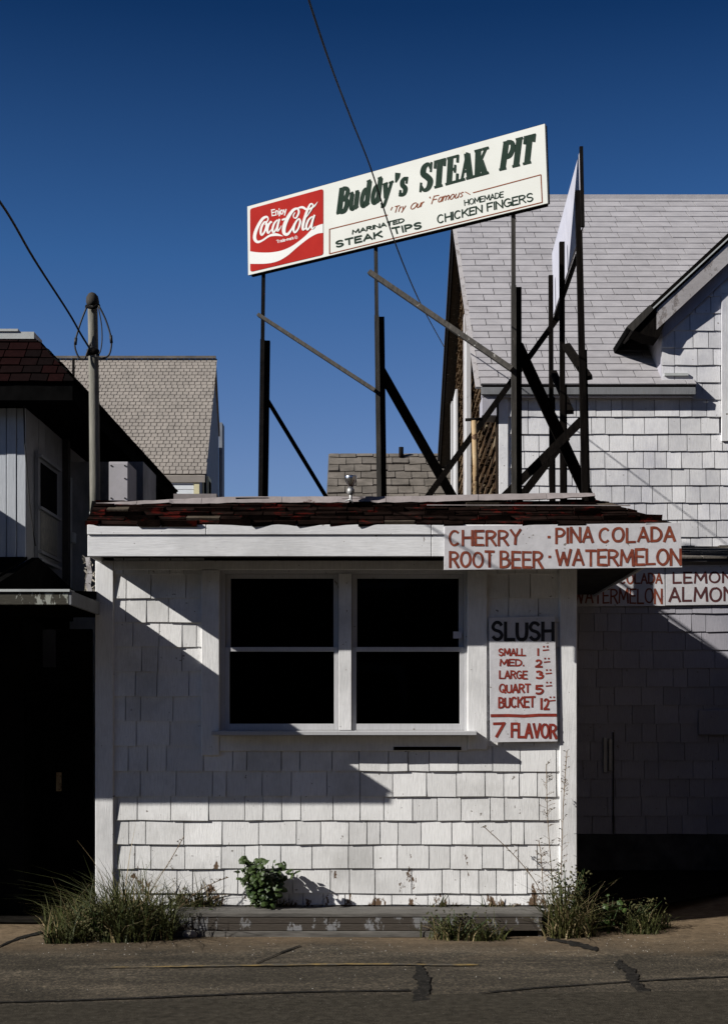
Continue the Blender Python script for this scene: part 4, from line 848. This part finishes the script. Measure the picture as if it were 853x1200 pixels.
# gable windows with white casings
gw = box('gable_window', sash_white, rh, HX - .07, HX - .035, 18.5 * K, 19.1 * K, 2.9, ZZ(462, 18.8), .004)
MB().box(HX - .069, HX - .036, 19.6 * K, 19.85 * K, 2.9, ZZ(470, 19.6)).build('casing', sash_white, gw)
gc = box('gable_casing', sash_white, rh, HX - .10, HX - .04, 15.6 * K, 15.95 * K, 2.9, 6.2, .004)
gc2 = box('gable_casing', weather_board, rh, HX - .09, HX - .04, 16.2 * K, 16.35 * K, 2.9, 6.6, .004)
# main roof
Vr = Vector((0, AY - EY, az_ - ez)); Lr = Vr.length; Nr = Vector((0, -Vr.z, Vr.y)).normalized(); Vn = Vr.normalized()
step_v = (HY - EY) / Vn.y + .05
XR = XX(815, 12.25)
rf = MB()
def slab(p, off): rf.prism(p, off)
o1 = Vector((0, EY, ez)); 
def RP(u, v): return o1 + Vector((u, 0, 0)) + Vn * v
rf.prism([RP(VX, 0), RP(XR, 0), RP(XR, step_v), RP(VX, step_v)], -Nr * .05)
rf.prism([RP(VX, step_v), RP(9, step_v), RP(9, Lr), RP(VX, Lr)], -Nr * .05)
Vb = Vector((0, BYb - AY, bz - az_)); Nb = Vector((0, -Vb.z, Vb.y)).normalized()
rf.prism([Vector((VX, AY, az_)), Vector((9, AY, az_)), Vector((9, BYb, bz)), Vector((VX - .06, BYb, bz))], Vector((0, 0, -.06)))
rf = rf.build('roof', grey_roof_edge, rh)
field('roof_shingle', rf, grey_roof, o1, (1, 0, 0), Vn, Nr, VX - .01, 6.2, -.02, Lr, lambda v: .185 + .085 * max(0, v) / Lr, .30, .36, .012, .003, holes=[(XR, 9, -1, step_v - .05)], gap=.009, jag=.003, bond=True)
MB().beam(Vector((VX, AY, az_ + .02)), Vector((9, AY, az_ + .02)), .07, .03).build('ridge_cap', grey_roof, rf)
# verge boards
m = MB(); m.beam(RP(VX - .018, -.02) - Nr * .03, RP(VX - .018, Lr) - Nr * .03, .022, .06, Vector((1, 0, 0))); m.build('verge_board', weather_board, rf)
m = MB(); m.prism([Vector((VX + .03, AY, az_ - .06)), Vector((VX - .03, BYb, bz - .06)), Vector((VX - .03, BYb, bz - .32)), Vector((VX + .03, AY, az_ - .32))], (.02, 0, 0)); m.build('bargeboard', dark_wood, rf)
m = MB(); m.prism([Vector((VX + .04, AY, az_ - .30)), Vector((VX + .0, BYb, bz - .30)), Vector((HX + .01, BYb, bz - .30)), Vector((HX + .01, AY, az_ - .30))], (0, 0, .02)); m.build('gable_soffit', grey_wood, rf)
# eave cornice
box('gutter_board', side_grey, rh, VX + .005, XR - .005, EY - .02, EY + .004, ez - .105, ez - .035, .004)
box('cornice', low_white, rh, VX + .01, XR - .02, EY + .005, HY - .001, ez - .12, ez - .09)
box('cornice_return', low_white, rh, VX + .012, HX - .022, EY + .01, HY + .25, ez - .30, ez - .122, .004)
box('flashing', cap_white, rh, CX + .02, XR - .06, HY - .035, HY - .012, ZZ(441, 12.33), ZZ(438, 12.33))
# cross gable roof and rake
CY = 12.24 * K
cg = MB(); cg.prism([(CGX, CY, CGZ), (APX, CY, CGZ + sl_ * (APX - CGX)), (APX, CY, CGZ + sl_ * (APX - CGX) - .07), (CGX, CY, CGZ - .07)], (0, 6, 0))
cg.prism([(APX, CY, CGZ + sl_ * (APX - CGX)), (8.4, CY, CGZ + sl_ * (2 * APX - 8.4 - CGX)), (8.4, CY, CGZ + sl_ * (2 * APX - 8.4 - CGX) - .07), (APX, CY, CGZ + sl_ * (APX - CGX) - .07)], (0, 6, 0))
cg = cg.build('gable_roof', black_felt, rh)
def rakeline(x, dz): return (x, CGZ + sl_ * (x - CGX) + dz)
def rake(name, mat, x0, x1, d0, d1, y0, y1):
    pts = [rakeline(x0, d0), rakeline(x1, d0), rakeline(x1, d1), rakeline(x0, d1)]
    MB().prism([(p[0], y0, p[1]) for p in pts], (0, y1 - y0, 0)).build(name, mat, cg)
rake('drip_strip', dark_wood, CGX + .02, APX, -.005, -.045, CY - .03, CY - .001)
rake('crown_strip', cap_white, CGX + .18, APX, -.048, -.066, CY - .034, CY - .001)
rake('crown_strip', dark_wood, CGX + .2, APX, -.068, -.092, CY - .024, CY - .001)
rake('rake_board', weather_board, CGX + .29, APX, -.095, -.29, CY - .015, CY + .012)
rake('rake_soffit', low_white, CGX + .34, APX, -.235, -.255, CY + .013, HY - .02)
rake('rake_frieze', low_white, CX + .001, APX, -.20, -.42, HY - .04, HY - .021)
m = MB(); m.prism([(CGX + .03, CY - .012, CGZ - .01), (CGX + .36, CY - .012, CGZ + .28), (CGX + .37, CY - .012, CGZ + .04), (CGX + .31, CY - .012, CGZ - .10), (CGX + .20, CY - .012, CGZ - .08)], (0, .3, 0)); m.build('eave_end', dark_wood, cg)
m = MB(); m.prism([(CGX, CY - .035, CGZ - .0), (CGX + .22, CY - .035, CGZ + .21), (CGX + .26, CY - .035, CGZ + .17), (CGX + .06, CY - .035, CGZ - .04)], (0, .5, 0)); m.build('gutter_end', grey_wood, cg)
# lower wing
LWY = 11.7 * K; lz = ZZ(657, 11.7)
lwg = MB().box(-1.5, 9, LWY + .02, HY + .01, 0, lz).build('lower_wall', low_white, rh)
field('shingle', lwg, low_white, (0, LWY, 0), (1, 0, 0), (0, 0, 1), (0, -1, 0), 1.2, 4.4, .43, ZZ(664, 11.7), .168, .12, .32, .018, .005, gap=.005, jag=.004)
box('frieze', low_white, rh, 1.0, 9, LWY - .03, LWY + .015, ZZ(663, 11.7), lz - .002, .003)
pt = MB(); pt.prism([(.2, 11.6 * K, ZZ(654, 11.6)), (9, 11.6 * K, ZZ(654, 11.6)), (9, HY + .012, ZZ(641, 12.33)), (.2, HY + .012, ZZ(641, 12.33))], (0, 0, -.03)); pt = pt.build('pent_roof', grey_roof_edge, rh)
Vp = Vector((0, HY - 11.6 * K, ZZ(641, 12.33) - ZZ(654, 11.6))); Np = Vector((0, -Vp.z, Vp.y)).normalized()
field('roof_shingle', pt, old_roof, (0, 11.6 * K, ZZ(654, 11.6)), (1, 0, 0), Vp, Np, .2, 4.5, -.02, Vp.length, .2, .22, .34, .018, .004, gap=.008, curl=.015)
box('wall_base_shade', base_shade, rh, -1.2, 8.8, LWY - .012, LWY + .018, 0, .428)  # fade to black at the wall's foot, put into this dark band
box('door_seam', under_dark, rh, XX(718, 11.66), XX(719.5, 11.66), LWY - .030, LWY - .014, .432, ZZ(858, 11.7))
box('door_hinge', galv, rh, XX(707, 11.66), XX(711, 11.66), LWY - .05, LWY - .02, ZZ(905, 11.7), ZZ(864, 11.7), .002)
box('door_hinge', galv, rh, XX(713, 11.66), XX(717, 11.66), LWY - .053, LWY - .02, ZZ(903, 11.7), ZZ(866, 11.7), .002)
box('hatch', low_white, rh, XX(818, 11.66), XX(818, 11.66) + .7, LWY - .06, LWY - .02, ZZ(861, 11.7), ZZ(832, 11.7), .004)
# flavour boards on the house wall
P6y = 11.665
def hb(quad, label): return hboard('flavour_board', board_white, quad, P6y, .012, label)
b2 = hb([(640, 664), (778, 663), (779, 710), (640, 711)], 'weathered red-lettered board on the house wall half hidden by the stand eave')
b3 = hb([(779.6, 662), (905, 661), (905, 708), (779.6, 709.5)], 'board on the house wall lettered lemon and almond, running out of the right edge')
P6 = Plane((0, P6y * K, 0), (0, -1, 0))
m = MB(); text(m, P6, 'COLADA', *q4(545, 664, 172, 204, 0), 2.0, wob=.03); text(m, P6, 'PINA', *q4(440, 520, 172, 204, 0), 2.0, wob=.03); text(m, P6, 'WATERMELON', *q4(415, 664, 216, 260, 0), 2.0, wob=.03); m.build('lettering', red_brush, b2)
m = MB(); text(m, P6, 'LEMON', *q4(697, 862, 169, 203, -2), 2.3, wob=.03, gap=.33); text(m, P6, 'ALMOND', *q4(686, 905, 213, 256, -3), 2.6, wob=.03, gap=.3); m.build('lettering', surf('dark_plum_paint', (.05, .018, .02), (.10, .03, .03), 20, .6, 0, vary=0), b3)

# ============================================================ FAR HOUSES
fh = thing('gabled_house', 'far house with steep tan grey shingle roof and cream trim, left of the billboard', 'house', (-6, 24 * K, 0))
fY, fA = 24 * K, 26.3 * K; fe, fa_ = ZZ(555, 24), ZZ(421, 26.3); xe, xa = XX(240.5, 24), XX(253.5, 26.3)
m = MB(); m.prism([Vector((-13, fY - .02, fe - .045)), Vector((xe, fY - .02, fe - .045)), Vector((xa, fA, fa_)), Vector((-13, fA, fa_))], (0, .0, -.12))
m.prism([Vector((-13, fA, fa_)), Vector((xa, fA, fa_)), Vector((XX(258, 28), 28 * K, ZZ(505, 28))), Vector((-13, 28 * K, ZZ(505, 28)))], (0, 0, -.12))
fr_ = m.build('roof', tan_roof, fh)
Vf = Vector((0, fA - fY, fa_ - fe)); Nf = Vector((0, -Vf.z, Vf.y)).normalized(); Lf = Vf.length
field('roof_shingle', fr_, tan_roof, (0, fY, fe), (1, 0, 0), Vf, Nf, XX(60, 26), xe + .02, -.02, Lf, .118, .115, .125, .014, .004, clips=[(1, -(xa - xe) / Lf, xe + .02)], gap=.014, jag=.004, bond=True, limit=0)
MB().beam(Vector((-13, fA - .05, fa_ + .03)), Vector((xa, fA - .05, fa_ + .03)), .05, .05).build('ridge_cap', old_roof, fh)
fw = MB(); gx = xe - .12
fw.add([Vector(p) for p in ((gx, fY + .05, 0), (gx, fY + .05, fe - .05), (gx - .02, fA, fa_ - .2), (gx - .13, 27.9 * K, ZZ(508, 28)), (gx - .13, 27.9 * K, 0), (-13, fY + .05, 0), (-13, fY + .05, fe - .05))], [(4, 3, 2, 1, 0), (0, 1, 6, 5)])
fw = fw.build('wall', far_side, fh)
for i in range(12): box('siding_board', far_white, fw, -7, gx - .09, fY + .018 + .02 * 0, fY + .045, fe - .20 - i * .095, fe - .112 - i * .095, .004)
box('frieze_board', cream, fh, -7, gx + .01, fY + .005, fY + .045, fe - .105, fe - .003)
box('corner_board', cream, fh, gx - .085, gx + .012, fY + .003, fY + .06, 3, fe - .108)
for yb_, z0, z1 in ((24.6, 4.5, 6.6), (25.5, 4.5, 6.3), (26.6, 4.5, 6.0)):
    fwn = box('window', cream, fh, gx - .12, gx + .03 - (yb_ - 24) * .035, yb_ * K, yb_ * K + .5, z0, z1)
    MB().box(gx + .031 - (yb_ - 24) * .035, gx + .035 - (yb_ - 24) * .035, yb_ * K + .06, yb_ * K + .44, z0 + .08, z1 - .08).build('pane', interior, fwn)
box('chimney_stack', far_side, fh, XX(256.5, 28.2), XX(260.5, 28.2), 28.2 * K, 28.6 * K, 2, ZZ(495, 28.2))
mh = thing('low_house', 'low building with mottled grey shingle roof seen between the billboard posts', 'house', (0, 20 * K, 0))
gY0, gY1 = 19 * K, 21.5 * K; g0, g1_ = 3.6, ZZ(532, 21.5); gxa, gxb = XX(385, 21), XX(530, 21)
m = MB(); m.prism([Vector((gxa, gY0, g0)), Vector((gxb, gY0, g0)), Vector((gxb, gY1, g1_)), Vector((gxa - .02, gY1, g1_))], (0, 0, -.1)); m.box(gxa + .1, gxb - .1, gY0 + .2, gY1, 0, g0 - .08)
mr_ = m.build('roof', old_roof, mh)
Vg = Vector((0, gY1 - gY0, g1_ - g0)); Ng = Vector((0, -Vg.z, Vg.y)).normalized()
field('roof_shingle', mr_, old_roof, (0, gY0, g0), (1, 0, 0), Vg, Ng, gxa, gxb, 0, Vg.length, .24, .24, .3, .022, .004, gap=.012, jag=.02, curl=.02, bond=True)
MB().tube([W(470, 536, 21.4), W(470, 524, 21.4)], .04, 8).build('vent', black_iron, mh, True)

# ============================================================ PLANTS
def blade(m, p, h, lean, dirx, w, mi, droop=1.0):
    n = 4; d = Vector((math.cos(dirx), math.sin(dirx), 0)); s = Vector((-d.y, d.x, 0)); face = Vector((1, 0, 0)) if rnd() < .6 else s
    L_, R_ = [], []
    for i in range(n + 1):
        t = i / n; q_ = p + Vector((0, 0, 1)) * h * (t - droop * .35 * t * t * lean) + d * (lean * h * t * t)
        ww = w * (1 - t) ** .7 * .5 + .0004; L_.append(q_ - face * ww); R_.append(q_ + face * ww)
    m.add(L_ + R_, [(i, i + 1, n + 2 + i, n + 1 + i) for i in range(n)], mi)
GM = [grass_green, grass_olive, grass_straw]
def clump(label, x0, x1, yb0, yb1, n, hmin, hmax, z=0, group=None, wt=(.5, .28, .22), lean=(.15, 1.5), peak=None):
    m = MB(); cx = XX((x0 + x1) / 2, (yb0 + yb1) / 2); tufts = [(rr(x0, x1), rr(yb0, yb1)) for _ in range(max(4, n // 110))]
    for i in range(n):
        tx, ty = random.choice(tufts); px = min(max(random.gauss(tx, 9), x0 - 6), x1 + 6); yb_ = min(max(ty + random.gauss(0, .03), yb0), yb1)
        p = Vector((XX(px, yb_), yb_ * K, z)); r = rnd(); mi = 0 if r < wt[0] else 1 if r < wt[0] + wt[1] else 2
        hh = (hmin + (hmax - hmin) * rnd() ** 1.7) * (1 if rnd() < .9 else 1.3)
        if peak: hh *= max(.45, 1 - abs(px - peak) / (x1 - x0) * 1.1)
        blade(m, p, hh, rr(*lean), rr(0, 2 * math.pi), rr(.004, .012), mi)
    o = m.build('weed_clump', GM); tag(o, label, 'weeds', group)
    return o
clump('tall grassy weed clump at the left corner of the stand', 60, 196, 8.46, 8.93, 2300, .14, .66, peak=150, wt=(.72, .18, .10))
clump('dense tangled weeds at the right corner of the stand', 642, 712, 8.60, 8.95, 800, .10, .50, peak=662, wt=(.45, .25, .3))
clump('sparse straw-tinted grass behind the left end of the step against the wall', 190, 252, 8.955, 8.985, 170, .08, .30, z=.15, wt=(.5, .25, .25))
clump('low ragged weeds trailing along the ground right of the stand', 705, 782, 8.74, 9.05, 330, .05, .22, wt=(.7, .2, .1))
clump('short grass tuft growing against the front of the wooden step', 478, 592, 8.55, 8.69, 360, .04, .19, wt=(.6, .2, .2))
clump('thin grass strip between the step and the stand wall', 236, 640, 8.955, 8.98, 200, .02, .12, z=.15)['kind'] = 'stuff'
def leafy(name, label, cx, base_y, yb, hgt, wid, nst, nl, ls, mat=leaf_green, z=0):
    t = thing(name, label, 'plant', (XX(cx, yb), yb * K, z)); st = MB(); lf = MB(); b0 = Vector((XX(cx, yb), yb * K, z))
    for s in range(nst):
        a = rr(0, 6.28); ex_ = Vector((math.cos(a) * wid * rr(.3, 1), math.sin(a) * wid * .35 - .02, hgt * rr(.55, 1)))
        pts = [b0 + ex_ * t_ + Vector((0, 0, -.04 * t_ * (1 - t_))) for t_ in (0, .35, .7, 1)]
        st.tube(pts, [.006, .005, .003, .0015], 5)
        for k in range(nl):
            t_ = rr(.12, 1); c_ = b0 + ex_ * t_ + Vector((rr(-1, 1), rr(-1, .6), rr(-.5, 1))) * .05
            d_ = Vector((rr(-1, 1), rr(-1, .3), rr(-.5, .6))).normalized(); n_ = Vector((rr(-.5, .3), rr(-1, 0), rr(.2, 1))).normalized()
            sd = d_.cross(n_).normalized(); l_ = ls * rr(.55, 1.15); w_ = l_ * .42
            lf.add([c_, c_ + d_ * l_ * .35 + sd * w_ - n_ * .004, c_ + d_ * l_ * .8 + sd * w_ * .6 - n_ * .008, c_ + d_ * l_ - n_ * .015, c_ + d_ * l_ * .8 - sd * w_ * .6 - n_ * .008, c_ + d_ * l_ * .35 - sd * w_ - n_ * .004, c_ + d_ * l_ * .5 + n_ * .004],
                   [(0, 1, 6), (1, 2, 6), (2, 3, 6), (3, 4, 6), (4, 5, 6), (5, 0, 6)])
    st.build('stem', stem_brown if 'stalk' in name else leaf_green, t, True); lf.build('foliage', mat, t); return t
leafy('broadleaf_bush', 'small dark green broad-leaved bush against the shingle wall behind the step', 312, 1063, 8.90, .36, .19, 22, 26, .058, z=.165)
wiry = surf('wiry_weed_leaf', (.030, .036, .010), (.085, .075, .025), 16, .8, 0, vary=.1)
leafy('small_leaf_weed', 'wiry small-leaved weed at the foot of the right corner board', 664, 1085, 8.80, .50, .16, 26, 34, .020, wiry)
leafy('small_leaf_weed', 'low sprawling small-leaved weed in the shadow right of the corner weeds', 735, 1085, 8.92, .24, .30, 22, 26, .022, wiry)
leafy('small_leaf_weed', 'bushy small-leaved weed in front of the step right of its middle', 535, 1095, 8.62, .20, .26, 18, 22, .018, wiry)
leafy('small_leaf_weed', 'small-leaved weed filling the base of the left grass clump', 120, 1095, 8.55, .30, .26, 20, 24, .024, wiry)
leafy('broadleaf_weed', 'single bright leafy weed sprouting beside the right corner weeds', 712, 1070, 8.85, .26, .08, 4, 7, .05)
leafy('broadleaf_weed', 'low creeping leafy weed between the left grass and the bush', 250, 1063, 8.9, .10, .20, 8, 8, .04, z=.06)
# tall dry stalks
def stalk(label, x, yb, path, n, bl):
    t = thing('dry_weed_stalk', label, 'weed', (XX(x, yb), yb * K, 0)); m = MB(); P_ = [W(a, b, yb) for a, b in path]
    m.tube([W(a, b, yb) for a, b in catmull([tuple(map(float, p)) for p in path], 4)], .0028, 5)
    for i in range(n):
        s = rr(.15, 1) * (len(P_) - 1); i0 = min(int(s), len(P_) - 2); p = P_[i0].lerp(P_[i0 + 1], s - i0); d = Vector((random.choice((-1, 1)) * rr(.4, 1), rr(-.5, .3), rr(.2, .9))).normalized() * bl * rr(.4, 1) * (1.15 - s / (len(P_) - 1) * .6)
        m.tube([p, p + d * .6 + Vector((0, 0, .003)), p + d], [.0012, .001, .0006], 4)
        for j in range(3): q_ = p + d * rr(.4, 1); m.add([q_, q_ + Vector((rr(-1, 1), rr(-1, 0), rr(-.3, 1))) * .012, q_ + Vector((rr(-1, 1), rr(-1, 0), rr(-.3, 1))) * .012], [(0, 1, 2)])
    m.build('stem', stem_brown, t)
stalk('tallest dry wiry stalk in front of the right corner board', 662, 8.9, [(655, 1075), (658, 1000), (660, 940), (664, 880)], 46, .06)
stalk('second dry wiry stalk just left of the tallest', 648, 8.88, [(650, 1075), (645, 1010), (641, 950), (640, 895)], 46, .10)
stalk('bent dry stalk arching left over the wall from the right weeds', 640, 8.85, [(645, 1075), (628, 1035), (600, 1000), (566, 968)], 22, .06)
stalk('short bushy dry stalk in the right corner weeds', 636, 8.86, [(640, 1080), (636, 1040), (634, 1005), (631, 985)], 34, .08)
stalk('thin dark stalk leaning right out of the left grass clump', 170, 8.8, [(160, 1080), (180, 1040), (200, 1008), (216, 980)], 12, .04)
m = MB()
for i in range(70):
    a_, b_2, y_ = ((70, 195, 8.6), (640, 700, 8.75))[i % 3 == 0]; yb_ = y_ + rr(-.1, .2); p = Vector((XX(rr(a_, b_2), yb_), yb_ * K, 0)); d = Vector((rr(-.5, .7), rr(-.5, .2), rr(.5, 1))).normalized() * rr(.15, .5)
    m.tube([p, p + d * .5 + Vector((0, 0, .02)), p + d + Vector((d.x * .3, 0, -.03))], [.0012, .001, .0005], 4)
tag(m.build('dry_stems', grass_straw), 'scattered dead straw stems among the weeds at both stand corners', 'dry stems', kind='stuff')
stalk('leaning dry stalk beside the wall right of the left clump', 230, 8.85, [(200, 1075), (225, 1050), (250, 1035), (268, 1028)], 14, .05)
# stone by the step
import bmesh
bm = bmesh.new(); bmesh.ops.create_icosphere(bm, subdivisions=2, radius=.045)
for v in bm.verts: v.co = Vector((v.co.x * 1.15, v.co.y * .8, v.co.z * .75)) * rr(.85, 1.12)
me = bpy.data.meshes.new('stone'); bm.to_mesh(me); bm.free(); me.materials.append(stone_m); so = bpy.data.objects.new('stone', me); C.objects.link(so)
so.location = (XX(223, 8.7), 8.7 * K, .022); tag(so, 'small pale stone at the left end of the wooden step', 'stone')
# loose grit along the step
m = MB()
for i in range(300):
    yb_ = rr(8.0, 8.75) if rnd() < .7 else rr(7, 8.8); px = rr(0, 853); p = Vector((XX(px, yb_), yb_ * K, gz(XX(px, yb_), yb_ * K))); r = rr(.0015, .0045)
    m.add([p + Vector((-r, -r * rr(.5, 1), 0)), p + Vector((r, -r * rr(.3, 1), 0)), p + Vector((0, r, 0)), p + Vector((0, 0, r * rr(.7, 1.2)))], [(0, 1, 3), (1, 2, 3), (2, 0, 3)])
tag(m.build('gravel', stone_m), 'loose pale grit scattered over the asphalt before the step', 'gravel', kind='stuff')

# ============================================================ ACROSS THE STREET (building added behind the viewer to block sky light)
blocker_brown = surf('sky_blocker_brown', (.05, .04, .03), (.09, .07, .055), 3, .9, .3, 30, vary=0)
ac = thing('sky_blocker_building', 'long dark brown shingled building added behind the viewer to block sky light', 'building', (0, -8, 0))
MB().box(-26, 26, -20, -8, 0, 7.5).build('wall', blocker_brown, ac)
MB().prism([(-26.5, -7.6, 7.5), (-26.5, -14, 10), (-26.5, -20.4, 7.5)], (53, 0, 0)).build('roof', old_roof, ac)
for i in range(9):
    for z0 in (1.0, 4.0):
        w_ = box('window', trim_white, ac, -24 + i * 5.8, -22.8 + i * 5.8, -8.001, -7.95, z0, z0 + 1.5); box('pane', gm_, w_, -23.92 + i * 5.8, -22.88 + i * 5.8, -7.949, -7.94, z0 + .08, z0 + 1.42)  # windows of the added sky blocker

# unseen building added on the right to cut sky light in the alley
nb = thing('sky_blocker_building', 'dark brown two storey building added unseen on the right to block sky light', 'building', (6, 4.2 * K, 0))
MB().box(3.5, 14, 4.2 * K, 10.2 * K, 0, 5.6).build('wall', blocker_brown, nb)
MB().prism([(3.3, 4.1 * K, 5.6), (8.7, 4.1 * K, 8.6), (14.2, 4.1 * K, 5.6)], (0, 6.2 * K, 0)).build('roof', old_roof, nb)
